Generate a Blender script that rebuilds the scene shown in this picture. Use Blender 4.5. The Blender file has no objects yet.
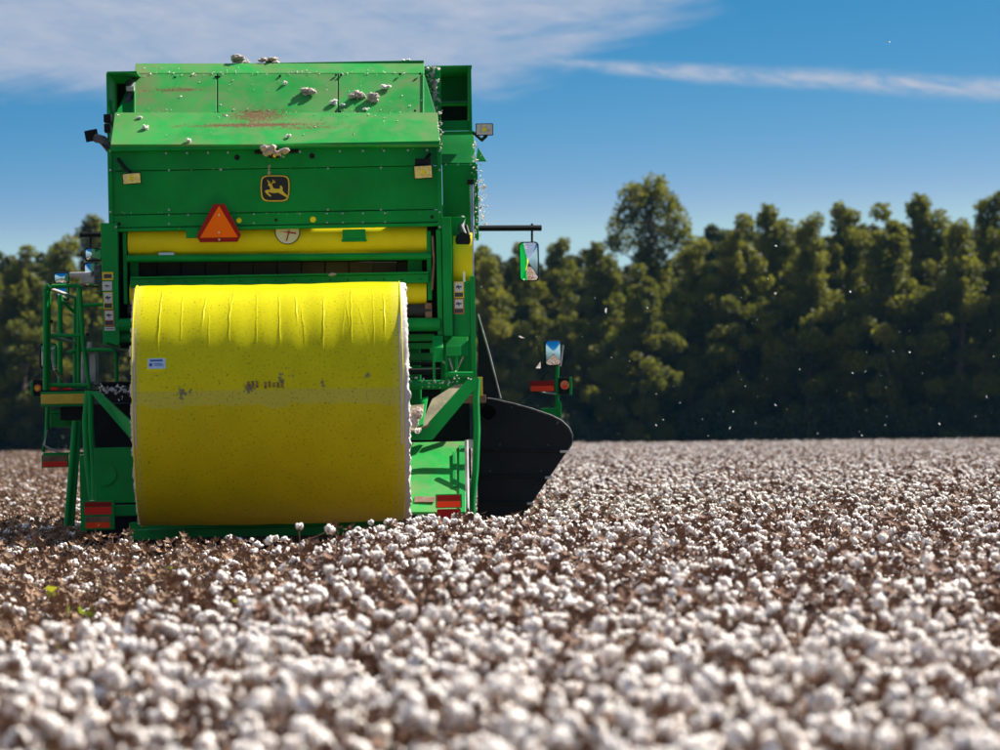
import bpy, bmesh, math, random
import numpy as np
from mathutils import Vector, Matrix, noise as mnoise

R = math.radians
sc = bpy.context.scene
COL = sc.collection
random.seed(7)
rng = np.random.default_rng(11)

# ------------------------------------------------------------------ camera
FPX = 3330.0            # focal length in photo pixels (1000 px wide frame)
HORIZON = 432.0
CAM_Z = 1.9
ROLL = R(0.6)
cam_d = bpy.data.cameras.new('camera')
cam = bpy.data.objects.new('camera', cam_d)
COL.objects.link(cam)
cam_d.sensor_width = 36.0
cam_d.lens = FPX * 36.0 / 1000.0
cam_d.shift_y = (HORIZON - 375.0) / 1000.0
cam_d.clip_start = 0.5
cam_d.clip_end = 20000.0
CAM_M = Matrix.Translation((0, 0, CAM_Z)) @ Matrix.Rotation(R(90), 4, 'X') @ Matrix.Rotation(-ROLL, 4, 'Z')
cam.matrix_world = CAM_M
cam_d.dof.use_dof = True
cam_d.dof.focus_distance = 30.5
cam_d.dof.aperture_fstop = 2.6
cam_d.dof.aperture_blades = 9
sc.camera = cam

# ------------------------------------------------------------------ light
SUN = Vector((0.57, 0.41, 0.72)).normalized()       # towards the sun: right, beyond the machine, high
SUN_EL = math.asin(SUN.z)
SUN_AZ = math.atan2(SUN.x, SUN.y)
sun_d = bpy.data.lights.new('sun', 'SUN')
sun_d.energy = 4.5
sun_d.angle = R(0.53)
sun_d.color = (1.0, 0.95, 0.86)
sun = bpy.data.objects.new('sun', sun_d)
COL.objects.link(sun)
sun.rotation_euler = (-SUN).to_track_quat('-Z', 'Y').to_euler()
sun.location = (20, 0, 30)

sc.view_settings.view_transform = 'Standard'
sc.view_settings.look = 'None'
sc.view_settings.gamma = 1.0
sc.view_settings.use_curve_mapping = False
sc.view_settings.exposure = 1.2
sc.render.engine = 'CYCLES'
sc.cycles.use_denoising = True
sc.cycles.max_bounces = 5
sc.cycles.diffuse_bounces = 3
sc.cycles.glossy_bounces = 2
sc.cycles.transmission_bounces = 2
sc.cycles.transparent_max_bounces = 8


class NT:
    """small helper for node trees"""
    def __init__(self, tree):
        self.t = tree
        self.n = tree.nodes
        self.l = tree.links

    def add(self, kind, **kw):
        nd = self.n.new(kind)
        for k, v in kw.items():
            setattr(nd, k, v)
        return nd

    def put(self, sock, v):
        if isinstance(v, bpy.types.NodeSocket):
            self.l.new(v, sock)
        elif v is not None:
            sock.default_value = v

    def math(self, op, a, b=None, c=None, clamp=False):
        nd = self.add('ShaderNodeMath', operation=op)
        nd.use_clamp = clamp
        self.put(nd.inputs[0], a)
        if b is not None: self.put(nd.inputs[1], b)
        if c is not None: self.put(nd.inputs[2], c)
        return nd.outputs[0]

    def step(self, v, lo, hi):
        nd = self.add('ShaderNodeMapRange', interpolation_type='SMOOTHSTEP')
        self.put(nd.inputs[0], v)
        self.put(nd.inputs[1], lo)
        self.put(nd.inputs[2], hi)
        return nd.outputs[0]

    def noise(self, vec, scale, detail=4.0, rough=0.55, dist=0.0):
        nd = self.add('ShaderNodeTexNoise')
        if vec is not None: self.l.new(vec, nd.inputs['Vector'])
        nd.inputs['Scale'].default_value = scale
        nd.inputs['Detail'].default_value = detail
        nd.inputs['Roughness'].default_value = rough
        nd.inputs['Distortion'].default_value = dist
        return nd.outputs[0]

    def mix(self, f, a, b):
        nd = self.add('ShaderNodeMix', data_type='RGBA')
        self.put(nd.inputs[0], f)
        for s, v in ((nd.inputs[6], a), (nd.inputs[7], b)):
            if isinstance(v, tuple) and len(v) == 3: v = v + (1,)
            self.put(s, v)
        return nd.outputs[2]

    def combine(self, x, y, z):
        nd = self.add('ShaderNodeCombineXYZ')
        for s, v in zip(nd.inputs, (x, y, z)): self.put(s, v)
        return nd.outputs[0]


world = bpy.data.worlds.new('World')
sc.world = world
world.use_nodes = True
W = NT(world.node_tree)
W.n.clear()
w_out = W.add('ShaderNodeOutputWorld')
w_bg = W.add('ShaderNodeBackground')
w_bg.inputs['Strength'].default_value = 0.058
W.l.new(w_bg.outputs[0], w_out.inputs[0])
w_sky = W.add('ShaderNodeTexSky', sky_type='NISHITA')
w_sky.sun_disc = False
w_sky.sun_elevation = SUN_EL
w_sky.sun_rotation = SUN_AZ
w_sky.altitude = 300
w_sky.air_density = 1.0
w_sky.dust_density = 0.15
w_sky.ozone_density = 3.0
w_tc = W.add('ShaderNodeTexCoord')
# deep clear autumn sky: the blue comes down close to the horizon
w_vm = W.add('ShaderNodeVectorMath', operation='MULTIPLY')
W.l.new(w_tc.outputs['Generated'], w_vm.inputs[0]); w_vm.inputs[1].default_value = (1, 1, 3.5)
w_vn = W.add('ShaderNodeVectorMath', operation='NORMALIZE'); W.l.new(w_vm.outputs[0], w_vn.inputs[0])
W.l.new(w_vn.outputs[0], w_sky.inputs[0])
w_sep = W.add('ShaderNodeSeparateXYZ')
W.l.new(w_tc.outputs['Generated'], w_sep.inputs[0])
az = W.math('MULTIPLY', W.math('ARCTAN2', w_sep.outputs[0], w_sep.outputs[1]), 57.2958)
el = W.math('MULTIPLY', W.math('ARCSINE', w_sep.outputs[2]), 57.2958)
# thin high cirrus: a wide veil whose lower edge climbs to the right, and one long streak under it
wv = W.combine(W.math('MULTIPLY', az, 0.16), W.math('MULTIPLY', el, 0.75), 3.1)
n_big = W.noise(wv, 1.0, 6, 0.6, 0.6)
wv2 = W.combine(W.math('MULTIPLY', az, 0.5), W.math('MULTIPLY_ADD', az, -0.25, W.math('MULTIPLY', el, 2.2)), 8.4)
n_fine = W.noise(wv2, 1.0, 7, 0.62, 0.9)
warp = W.math('MULTIPLY_ADD', W.math('SUBTRACT', n_big, 0.5), 1.5, W.math('MULTIPLY', W.math('SUBTRACT', n_fine, 0.5), 1.0))
rise = W.math('MULTIPLY', W.math('MAXIMUM', W.math('ADD', az, 0.2), 0.0), 0.36)
edge = W.math('ADD', W.math('MULTIPLY_ADD', az, 0.03, 5.85), rise)
over = W.math('ADD', W.math('SUBTRACT', el, edge), warp)
veil = W.math('MULTIPLY', W.step(over, -0.25, 0.75), W.step(n_big, 0.12, 0.5))
veil = W.math('MULTIPLY', veil, W.math('MULTIPLY_ADD', n_fine, 0.5, 0.55))
cen = W.math('ADD', W.math('MULTIPLY_ADD', az, -0.078, 6.38), W.math('MULTIPLY', warp, 0.16))
off = W.math('ABSOLUTE', W.math('SUBTRACT', el, cen))
wid = W.math('MULTIPLY_ADD', W.step(az, -1.0, 7.5), 0.10, 0.07)
streak = W.math('SUBTRACT', 1.0, W.step(W.math('DIVIDE', off, wid), 0.1, 1.7))
wv3 = W.combine(W.math('MULTIPLY', az, 1.3), W.math('MULTIPLY_ADD', az, 0.9, W.math('MULTIPLY', el, 5.0)), 1.7)
n_wisp = W.noise(wv3, 1.0, 7, 0.66, 0.7)
streak = W.math('MULTIPLY', streak, W.math('MULTIPLY', W.step(az, -2.5, 2.5), W.math('MULTIPLY_ADD', W.step(n_wisp, 0.32, 0.66), 0.75, 0.22)), clamp=True)
veil = W.math('MULTIPLY', veil, W.math('MULTIPLY_ADD', n_wisp, 0.9, 0.55), clamp=True)
cloud = W.math('MAXIMUM', W.math('MULTIPLY', veil, 0.95), W.math('MULTIPLY', streak, 0.95), clamp=True)
hs = W.add('ShaderNodeHueSaturation')
hs.inputs['Hue'].default_value = 0.482
hs.inputs['Saturation'].default_value = 1.28
hs.inputs['Value'].default_value = 0.92
W.l.new(w_sky.outputs[0], hs.inputs['Color'])
# camera-like colour response of the clear sky: deep cyan-blue overhead, pale towards the horizon
h_sep = W.add('ShaderNodeSeparateColor'); W.l.new(hs.outputs[0], h_sep.inputs[0])
G0 = 0.1333
s_b = W.math('MULTIPLY', W.math('POWER', W.math('MULTIPLY', h_sep.outputs[2], G0), 0.91), 0.822 / G0)
s_g = W.math('MULTIPLY', W.math('POWER', W.math('MULTIPLY', h_sep.outputs[1], G0), 1.4), 1.26 / G0)
s_r = W.math('MULTIPLY', W.math('POWER', W.math('MULTIPLY', h_sep.outputs[0], G0), 2.7), 38.0 / G0)
s_r = W.math('SMOOTH_MIN', s_r, W.math('MULTIPLY', s_b, 0.60), 1.2)
s_g = W.math('SMOOTH_MAX', s_g, W.math('MULTIPLY', s_r, 1.55), 1.2)
s_g = W.math('SMOOTH_MIN', s_g, W.math('MULTIPLY', s_b, 0.92), 0.8)
h_com = W.add('ShaderNodeCombineColor')
for q_, v_ in zip(h_com.inputs, (s_r, s_g, s_b)): W.l.new(v_, q_)
sky_col = W.mix(cloud, h_com.outputs[0], (3.6, 4.0, 4.9))
W.l.new(sky_col, w_bg.inputs['Color'])


# ------------------------------------------------------------------ materials
MATS = {}


def new_mat(name):
    m = bpy.data.materials.new(name)
    m.use_nodes = True
    t = NT(m.node_tree)
    t.n.clear()
    out = t.add('ShaderNodeOutputMaterial')
    MATS[name] = m
    return m, t, out


def pbr(name, col, rough=0.5, metal=0.0, var=0.12, scale=6.0, coat=0.0, bump=0.0, bscale=60.0, dust=None, dustf=0.3, spec=0.5):
    m, t, out = new_mat(name)
    p = t.add('ShaderNodeBsdfPrincipled')
    t.l.new(p.outputs[0], out.inputs[0])
    tc = t.add('ShaderNodeTexCoord').outputs['Object']
    n = t.noise(tc, scale, 5, 0.6)
    dark = tuple(c * (1 - var) for c in col)
    lite = tuple(min(1, c * (1 + var)) for c in col)
    c = t.mix(t.step(n, 0.3, 0.7), dark, lite)
    if dust:
        n2 = t.noise(tc, scale * 2.7, 6, 0.68, 0.4)
        f = t.math('MULTIPLY', t.step(n2, 0.45, 0.8), dustf)
        c = t.mix(f, c, dust)
    t.l.new(c, p.inputs['Base Color'])
    p.inputs['Metallic'].default_value = metal
    p.inputs['Specular IOR Level'].default_value = spec
    r = t.math('MULTIPLY_ADD', n, 0.25, rough - 0.12)
    t.l.new(r, p.inputs['Roughness'])
    if coat:
        p.inputs['Coat Weight'].default_value = coat
        p.inputs['Coat Roughness'].default_value = 0.15
    if bump:
        b = t.add('ShaderNodeBump')
        b.inputs['Strength'].default_value = bump
        b.inputs['Distance'].default_value = 0.01
        t.l.new(t.noise(tc, bscale, 4, 0.6), b.inputs['Height'])
        t.l.new(b.outputs[0], p.inputs['Normal'])
    return m


pbr('green', (0.0003, 0.25, 0.040), 0.45, var=0.16, scale=2.2, dust=(0.06, 0.17, 0.06), dustf=0.2, bump=0.03, bscale=3.0, spec=0.16)
pbr('black', (0.005, 0.006, 0.0075), 0.6, var=0.3, dust=(0.03, 0.03, 0.03), dustf=0.3, spec=0.2)
pbr('rubber', (0.018, 0.018, 0.019), 0.75, var=0.3, dust=(0.12, 0.09, 0.065), dustf=0.5)
pbr('shield_black', (0.009, 0.011, 0.013), 0.6, var=0.25, scale=3, dust=(0.025, 0.026, 0.028), dustf=0.3, spec=0.2)
pbr('belt', (0.016, 0.016, 0.018), 0.8, var=0.3, dust=(0.05, 0.045, 0.04), dustf=0.4, bump=0.2, bscale=120)
pbr('steel', (0.45, 0.44, 0.43), 0.35, metal=0.9, var=0.25, dust=(0.22, 0.15, 0.10), dustf=0.4)
pbr('rust', (0.20, 0.10, 0.055), 0.8, var=0.4, dust=(0.32, 0.24, 0.18), dustf=0.6)
pbr('roll_yellow', (0.86, 0.70, 0.004), 0.4, var=0.06, scale=3, spec=0.15)
pbr('yellow_paint', (0.62, 0.42, 0.015), 0.45, var=0.15, dust=(0.2, 0.15, 0.05), dustf=0.4)
pbr('decal_yellow', (0.75, 0.52, 0.01), 0.45, var=0.04)
pbr('emblem_yellow', (0.68, 0.52, 0.02), 0.4, var=0.05)
pbr('emblem_black', (0.006, 0.006, 0.010), 0.6, var=0.1)
pbr('orange', (1.0, 0.16, 0.002), 0.6, var=0.03, spec=0.08)
pbr('dark_red', (0.30, 0.008, 0.005), 0.45, var=0.1, spec=0.15)
pbr('red', (0.75, 0.018, 0.008), 0.4, var=0.1, spec=0.2)
pbr('bright_red', (1.0, 0.05, 0.006), 0.4, var=0.05, spec=0.2)
pbr('amber', (0.85, 0.16, 0.01), 0.25, var=0.15, coat=0.4)
pbr('decal_white', (0.62, 0.62, 0.58), 0.5, var=0.06)
pbr('decal_grey', (0.035, 0.04, 0.045), 0.5, var=0.1)
pbr('decal_orange', (0.55, 0.16, 0.04), 0.5, var=0.1)
pbr('sticker_blue', (0.45, 0.62, 0.80), 0.4, var=0.05)
pbr('sticker_ink', (0.04, 0.10, 0.28), 0.5, var=0.1)
pbr('gauge_white', (0.68, 0.64, 0.50), 0.5, var=0.1)
pbr('gauge_red', (0.35, 0.015, 0.02), 0.5)
pbr('mirror', (0.85, 0.88, 0.9), -0.04, metal=1.0, var=0.02)
pbr('lamp_lens', (0.85, 0.66, 0.16), 0.22, var=0.25, scale=30, coat=0.6)
pbr('lamp_lens_clear', (0.55, 0.5, 0.4), 0.2, var=0.3, scale=30, coat=0.6)
pbr('dirty_plate', (0.20, 0.18, 0.095), 0.7, var=0.35, scale=5, dust=(0.34, 0.26, 0.17), dustf=0.7)
pbr('hose', (0.05, 0.055, 0.06), 0.6, var=0.4, dust=(0.3, 0.29, 0.28), dustf=0.7)
pbr('grey_plastic', (0.42, 0.40, 0.38), 0.5, var=0.3)
pbr('soil', (0.13, 0.082, 0.05), 0.95, var=0.4, scale=3, bump=0.6, bscale=14)
pbr('bark', (0.085, 0.065, 0.05), 0.9, var=0.4, scale=8, bump=0.5, bscale=20)
pbr('stalk', (0.20, 0.115, 0.07), 0.85, var=0.4, scale=20)
pbr('picked_stalk', (0.27, 0.165, 0.10), 0.85, var=0.4, scale=20)
pbr('bur', (0.18, 0.088, 0.048), 0.8, var=0.45, scale=25)
pbr('picked_bur', (0.245, 0.14, 0.078), 0.8, var=0.45, scale=25)


def hood_paint():
    """green paint with a dusty film and red-brown dirt spattered over the middle"""
    m, t, out = new_mat('hood_green')
    p = t.add('ShaderNodeBsdfPrincipled')
    t.l.new(p.outputs[0], out.inputs[0])
    tc = t.add('ShaderNodeTexCoord').outputs['Object']
    sep = t.add('ShaderNodeSeparateXYZ'); t.l.new(tc, sep.inputs[0])
    n = t.noise(tc, 2.0, 5, 0.6)
    c = t.mix(t.step(n, 0.3, 0.7), (0.006, 0.28, 0.036), (0.010, 0.37, 0.055))
    # dried dust film
    f1 = t.noise(tc, 1.6, 6, 0.65, 1.2)
    f2 = t.noise(tc, 9.0, 5, 0.7)
    film = t.math('MULTIPLY', t.step(t.math('MULTIPLY_ADD', f2, 0.35, f1), 0.5, 0.92), 0.8)
    edge = t.step(sep.outputs[0], -0.95, -1.35)
    film = t.math('ADD', film, t.math('MULTIPLY', edge, t.math('MULTIPLY', f1, 0.5)), clamp=True)
    c = t.mix(film, c, (0.16, 0.20, 0.07))
    # red-brown dirt
    def blob(cx, cz, sx, sz, amt):
        dx = t.math('DIVIDE', t.math('SUBTRACT', sep.outputs[0], cx), sx)
        dz = t.math('DIVIDE', t.math('SUBTRACT', sep.outputs[2], cz), sz)
        d = t.math('ADD', t.math('MULTIPLY', dx, dx), t.math('MULTIPLY', dz, dz))
        return t.math('MULTIPLY', t.math('POWER', 2.718, t.math('MULTIPLY', d, -1.0)), amt)
    g = t.math('MAXIMUM', blob(-0.10, 5.05, 0.36, 0.10, 1.0), t.math('MAXIMUM', blob(-0.15, 4.935, 0.85, 0.028, 1.05), blob(-0.95, 5.35, 0.4, 0.035, 0.8)))
    g = t.math('MAXIMUM', g, blob(0.35, 4.90, 0.55, 0.03, 0.75))
    sp = t.noise(tc, 26.0, 6, 0.75, 0.3)
    fine = t.noise(tc, 75.0, 4, 0.7)
    dirt = t.step(t.math('ADD', t.math('MULTIPLY_ADD', fine, 0.55, t.math('MULTIPLY', sp, 0.55)), t.math('MULTIPLY', g, 0.22)), 0.67, 0.72)
    c = t.mix(t.math('MULTIPLY', dirt, 0.9), c, (0.15, 0.05, 0.022))
    t.l.new(c, p.inputs['Base Color'])
    t.l.new(t.math('MULTIPLY_ADD', film, 0.4, 0.42), p.inputs['Roughness'])
    p.inputs['Specular IOR Level'].default_value = 0.22
    b = t.add('ShaderNodeBump'); b.inputs['Strength'].default_value = 0.05; b.inputs['Distance'].default_value = 0.02
    t.l.new(n, b.inputs['Height']); t.l.new(b.outputs[0], p.inputs['Normal'])
hood_paint()


def lint_mat(name, col, tr=0.35, bump=0.6, bscale=90):
    m, t, out = new_mat(name)
    tc = t.add('ShaderNodeTexCoord').outputs['Object']
    n = t.noise(tc, bscale * 0.5, 4, 0.65)
    c = t.mix(t.step(n, 0.3, 0.75), tuple(x * 0.86 for x in col), col)
    d = t.add('ShaderNodeBsdfPrincipled')
    t.l.new(c, d.inputs['Base Color'])
    d.inputs['Roughness'].default_value = 0.9
    d.inputs['Specular IOR Level'].default_value = 0.1
    d.subsurface_method = 'RANDOM_WALK'
    d.inputs['Subsurface Weight'].default_value = tr
    d.inputs['Subsurface Radius'].default_value = (1.0, 0.85, 0.72)
    d.inputs['Subsurface Scale'].default_value = 0.022
    b = t.add('ShaderNodeBump'); b.inputs['Strength'].default_value = bump; b.inputs['Distance'].default_value = 0.006
    t.l.new(t.noise(tc, bscale, 4, 0.6), b.inputs['Height'])
    t.l.new(b.outputs[0], d.inputs['Normal'])
    t.l.new(d.outputs[0], out.inputs[0])
    return m
lint_mat('lint', (0.87, 0.79, 0.735), 0.9)
lint_mat('dirty_lint', (0.52, 0.43, 0.375), 0.5)
lint_mat('bale_lint', (0.66, 0.62, 0.58), 0.0, 1.0, 60)


def leaf_mat(name, a, b, tr=0.4):
    m, t, out = new_mat(name)
    at = t.add('ShaderNodeAttribute', attribute_name='tint')
    oi = t.add('ShaderNodeObjectInfo')
    c = t.mix(t.math('MULTIPLY', at.outputs['Fac'], t.math('MULTIPLY_ADD', oi.outputs['Random'], 0.7, 0.55), clamp=True), a, b)
    d = t.add('ShaderNodeBsdfPrincipled'); d.inputs['Roughness'].default_value = 0.55; d.inputs['Specular IOR Level'].default_value = 0.25
    tl = t.add('ShaderNodeBsdfTranslucent'); mx = t.add('ShaderNodeMixShader')
    t.l.new(c, d.inputs['Base Color'])
    t.l.new(t.mix(0.5, c, (0.26, 0.26, 0.02)), tl.inputs[0])
    mx.inputs[0].default_value = tr
    t.l.new(d.outputs[0], mx.inputs[1]); t.l.new(tl.outputs[0], mx.inputs[2])
    t.l.new(mx.outputs[0], out.inputs[0])
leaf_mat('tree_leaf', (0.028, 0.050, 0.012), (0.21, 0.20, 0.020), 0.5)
leaf_mat('tree_leaf_shaded', (0.018, 0.034, 0.014), (0.06, 0.075, 0.024), 0.25)  # shade of back rows and undergrowth darkened into the leaf colour
leaf_mat('cotton_leaf', (0.10, 0.22, 0.02), (0.42, 0.40, 0.02), 0.5)


def film_mat():
    """yellow bale wrap: clean outer sheet, a paler overlap band, older ochre sheet, specks and scuffs"""
    m, t, out = new_mat('wrap_film')
    p = t.add('ShaderNodeBsdfPrincipled')
    t.l.new(p.outputs[0], out.inputs[0])
    uv = t.add('ShaderNodeUVMap').outputs[0]           # u: metres along the roll, v: metres round it (0 = rearmost line)
    sep = t.add('ShaderNodeSeparateXYZ'); t.l.new(uv, sep.inputs[0])
    U, V = sep.outputs[0], sep.outputs[1]
    n1 = t.noise(uv, 2.2, 5, 0.6)
    n2 = t.noise(uv, 7.0, 5, 0.65)
    lowedge = t.math('MULTIPLY_ADD', t.math('SUBTRACT', t.noise(t.combine(U, 0.0, 2.0), 3.2, 4, 0.6), 0.5), 0.22, -0.02)
    below = t.step(V, t.math('ADD', lowedge, 0.012), t.math('SUBTRACT', lowedge, 0.012))
    c_out = t.mix(t.step(n1, 0.3, 0.7), (0.62, 0.55, 0.001), (0.70, 0.62, 0.001))
    c_low = t.mix(t.step(n1, 0.3, 0.7), (0.58, 0.485, 0.001), (0.66, 0.555, 0.001))
    c = t.mix(below, c_out, c_low)
    bandf = t.math('MULTIPLY', t.math('MULTIPLY', t.step(V, 0.135, 0.10), t.math('SUBTRACT', 1.0, below)), 0.55)
    c = t.mix(bandf, c, (0.52, 0.47, 0.09))
    # paler sheet ends on both flanks
    rim = t.math('ADD', t.step(U, -1.12, -1.20), t.step(U, 1.10, 1.19), clamp=True)
    c = t.mix(t.math('MULTIPLY', rim, t.math('MULTIPLY', n2, 0.5)), c, (0.62, 0.60, 0.22))
    # small dark specks of leaf trash under the film
    sp = t.noise(uv, 40.0, 3, 0.6)
    patch = t.step(n2, 0.35, 0.7)
    c = t.mix(t.math('MULTIPLY', t.step(sp, 0.57, 0.66), t.math('MULTIPLY_ADD', patch, 0.6, 0.25)), c, (0.16, 0.12, 0.006))
    # scuffs through the film
    sc_n = t.noise(uv, 24.0, 5, 0.7)
    tot = None
    for (cu, cv, su, sv, a) in ((-0.77, 0.11, 0.05, 0.07, 1), (-0.70, 0.10, 0.03, 0.05, .8), (-0.16, 0.14, 0.055, 0.06, 1.1), (0.12, 0.22, 0.03, 0.06, 1),
                                (0.50, 0.16, 0.025, 0.06, .9), (0.90, 0.22, 0.03, 0.07, .9), (-1.0, 0.27, 0.08, 0.025, .7), (0.22, 0.25, 0.05, 0.03, .7), (-0.28, 0.24, 0.03, 0.03, .7), (0.55, 0.08, 0.03, 0.015, .8)):
        dx = t.math('DIVIDE', t.math('SUBTRACT', U, cu), su * 1.5); dv = t.math('DIVIDE', t.math('SUBTRACT', V, cv), sv * 1.5)
        g = t.math('MULTIPLY', t.math('POWER', 2.718, t.math('MULTIPLY', t.math('ADD', t.math('MULTIPLY', dx, dx), t.math('MULTIPLY', dv, dv)), -1.0)), a)
        tot = g if tot is None else t.math('MAXIMUM', tot, g)
    scuff = t.step(t.math('MULTIPLY_ADD', tot, 0.38, sc_n), 0.78, 0.86)
    c = t.mix(t.math('MULTIPLY', scuff, 0.85), c, (0.13, 0.13, 0.10))
    t.l.new(c, p.inputs['Base Color'])
    p.inputs['Roughness'].default_value = 0.36
    p.inputs['Specular IOR Level'].default_value = 0.10
    b = t.add('ShaderNodeBump'); b.inputs['Strength'].default_value = 0.35; b.inputs['Distance'].default_value = 0.006
    wr = t.noise(t.combine(t.math('MULTIPLY', U, 14.0), t.math('MULTIPLY', V, 3.5), 0.0), 1.0, 6, 0.7, 0.8)
    t.l.new(t.math('MULTIPLY_ADD', sc_n, 0.35, wr), b.inputs['Height'])
    t.l.new(b.outputs[0], p.inputs['Normal'])
film_mat()


# ------------------------------------------------------------------ mesh helpers
class MB:
    """collects shapes for ONE mesh object"""
    def __init__(self):
        self.v = []; self.f = []; self.m = []

    def _add(self, vs, fs, mi=0):
        o = len(self.v)
        self.v += [tuple(x) for x in vs]
        self.f += [tuple(i + o for i in f) for f in fs]
        self.m += [mi] * len(fs)
        return self

    def box(self, a, b, mi=0):
        x0, y0, z0 = (min(p, q) for p, q in zip(a, b)); x1, y1, z1 = (max(p, q) for p, q in zip(a, b))
        vs = [(x, y, z) for z in (z0, z1) for y in (y0, y1) for x in (x0, x1)]
        return self._add(vs, [(0, 2, 3, 1), (4, 5, 7, 6), (0, 1, 5, 4), (2, 6, 7, 3), (0, 4, 6, 2), (1, 3, 7, 5)], mi)

    def slab(self, pts, t, mi=0):
        """a planar polygon (3-D points, seen anticlockwise from its face) with thickness t behind it"""
        pts = [Vector(p) for p in pts]
        n = Vector((0, 0, 0))
        for i in range(len(pts)):
            n += pts[i].cross(pts[(i + 1) % len(pts)])
        n.normalize()
        k = len(pts)
        vs = pts + [p - n * t for p in pts]
        fs = [tuple(range(k)), tuple(range(2 * k - 1, k - 1, -1))]
        for i in range(k):
            j = (i + 1) % k
            fs.append((i, i + k, j + k, j))
        return self._add(vs, fs, mi)

    def tube(self, pts, r, n=8, mi=0, r2=None):
        pts = [Vector(p) for p in pts]
        rings = []
        up = Vector((0.13, 0.21, 0.97)).normalized()
        for i, p in enumerate(pts):
            d = (pts[min(i + 1, len(pts) - 1)] - pts[max(i - 1, 0)]).normalized()
            a = d.cross(up)
            if a.length < 0.05: a = d.cross(Vector((1, 0, 0)))
            a.normalize(); b = d.cross(a)
            rr = r if r2 is None else r + (r2 - r) * i / (len(pts) - 1)
            rings.append([p + (a * math.cos(2 * math.pi * k / n) + b * math.sin(2 * math.pi * k / n)) * rr for k in range(n)])
        vs = [q for rg in rings for q in rg]
        fs = []
        for i in range(len(pts) - 1):
            for k in range(n):
                fs.append((i * n + k, i * n + (k + 1) % n, (i + 1) * n + (k + 1) % n, (i + 1) * n + k))
        fs.append(tuple(range(n - 1, -1, -1)))
        fs.append(tuple((len(pts) - 1) * n + k for k in range(n)))
        return self._add(vs, fs, mi)

    def build(self, name, mats, parent=None, smooth=False, bevel=0.0, loc=None):
        me = bpy.data.meshes.new(name)
        me.from_pydata(self.v, [], self.f)
        for m in ([mats] if isinstance(mats, str) else mats):
            me.materials.append(MATS[m])
        if any(self.m):
            me.polygons.foreach_set('material_index', self.m)
        bm = bmesh.new(); bm.from_mesh(me); bmesh.ops.recalc_face_normals(bm, faces=bm.faces); bm.to_mesh(me); bm.free()
        if smooth:
            me.shade_smooth()
            me.set_sharp_from_angle(angle=R(38))
        o = bpy.data.objects.new(name, me)
        COL.objects.link(o)
        if parent: o.parent = parent
        if loc: o.location = loc
        if bevel:
            b = o.modifiers.new('bevel', 'BEVEL'); b.width = bevel; b.segments = 2; b.limit_method = 'ANGLE'; b.angle_limit = R(40)
        return o


def empty(name, loc=(0, 0, 0), parent=None):
    o = bpy.data.objects.new(name, None)
    o.empty_display_size = 0.1
    COL.objects.link(o); o.location = loc
    if parent: o.parent = parent
    return o


def tag(o, label=None, cat=None, group=None, kind=None):
    if label: o['label'] = label
    if cat: o['category'] = cat
    if group: o['group'] = group
    if kind: o['kind'] = kind
    return o


# ------------------------------------------------------------------ ground
HEAD = R(2.6)                               # the rows run a little to the right of straight ahead
HDIR = Vector((math.sin(HEAD), math.cos(HEAD))); HRIGHT = Vector((HDIR.y, -HDIR.x))


def build_ground():
    # fine furrowed grid near, plain sheet to the horizon: one mesh
    ys = list(np.linspace(-6, 60, 133)) + [80, 120, 180, 260, 400, 700, 1400, 3000, 7000]
    xs = [-5000, -1500, -500, -150, -60, -30] + list(np.linspace(-16, 16, 161)) + [30, 60, 150, 500, 1500, 5000]
    vs = []; fs = []
    for y in ys:
        for x in xs:
            s = x * HRIGHT.x + y * HRIGHT.y
            z = 0.0
            if -16 <= x <= 16 and -6 < y < 60:
                z = 0.05 * math.cos(2 * math.pi * s / 0.97) - 0.05 + 0.03 * mnoise.noise((x * 2, y * 2, 0))
            vs.append((x, y, z))
    k = len(xs)
    for j in range(len(ys) - 1):
        for i in range(k - 1):
            fs.append((j * k + i, j * k + i + 1, (j + 1) * k + i + 1, (j + 1) * k + i))
    b = MB(); b._add(vs, fs)
    g = b.build('ground', 'soil', smooth=True)
    tag(g, 'brown bare soil of the cotton field under the plants', kind='structure')
build_ground()

# ------------------------------------------------------------------ the cotton picker: frame of reference
M_YAW, M_ROLL = R(1.4), R(-0.5)
MY = 32.4
M_M = Matrix.Translation(((275 - 500) / FPX * MY, MY, 0)) @ Matrix.Rotation(M_YAW, 4, 'Z') @ Matrix.Rotation(M_ROLL, 4, 'Y')
M_INV = M_M.inverted()


def ray(px, py):
    d = CAM_M.to_3x3() @ Vector(((px - 500) / FPX, (HORIZON - py) / FPX, -1.0))
    return Vector((0, 0, CAM_Z)), d


def P(px, py, yl):
    """machine coordinates of what the photograph shows at (px, py), at depth yl behind the rear panel"""
    o, d = ray(px, py)
    o = M_INV @ o; d = M_INV.to_3x3() @ d
    return o + d * ((yl - o.y) / d.y)


def WP(px, py, Y):
    o, d = ray(px, py)
    return o + d * (Y / d.y)


ROOT = empty('cotton_picker')
ROOT.matrix_world = M_M
tag(ROOT, 'large green cotton picker seen from behind, carrying a yellow bale', 'cotton picker')


def pbox(name, x0, y0, x1, y1, yl, depth, mat, parent=ROOT, bevel=0.006):
    c = P((x0 + x1) / 2, (y0 + y1) / 2, yl)
    a = P(x0, (y0 + y1) / 2, yl); b = P(x1, (y0 + y1) / 2, yl); u = P((x0 + x1) / 2, y0, yl); d = P((x0 + x1) / 2, y1, yl)
    m = MB().box((a.x, yl, d.z), (b.x, yl + depth, u.z))
    return m.build(name, mat, parent, bevel=bevel)


def ppoly(name, pts, yl, depth, mat, parent=ROOT, bevel=0.004, smooth=False):
    q = [P(x, y, yl) for x, y in pts]
    return MB().slab(orient(q), depth).build(name, mat, parent, bevel=bevel, smooth=smooth)


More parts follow.
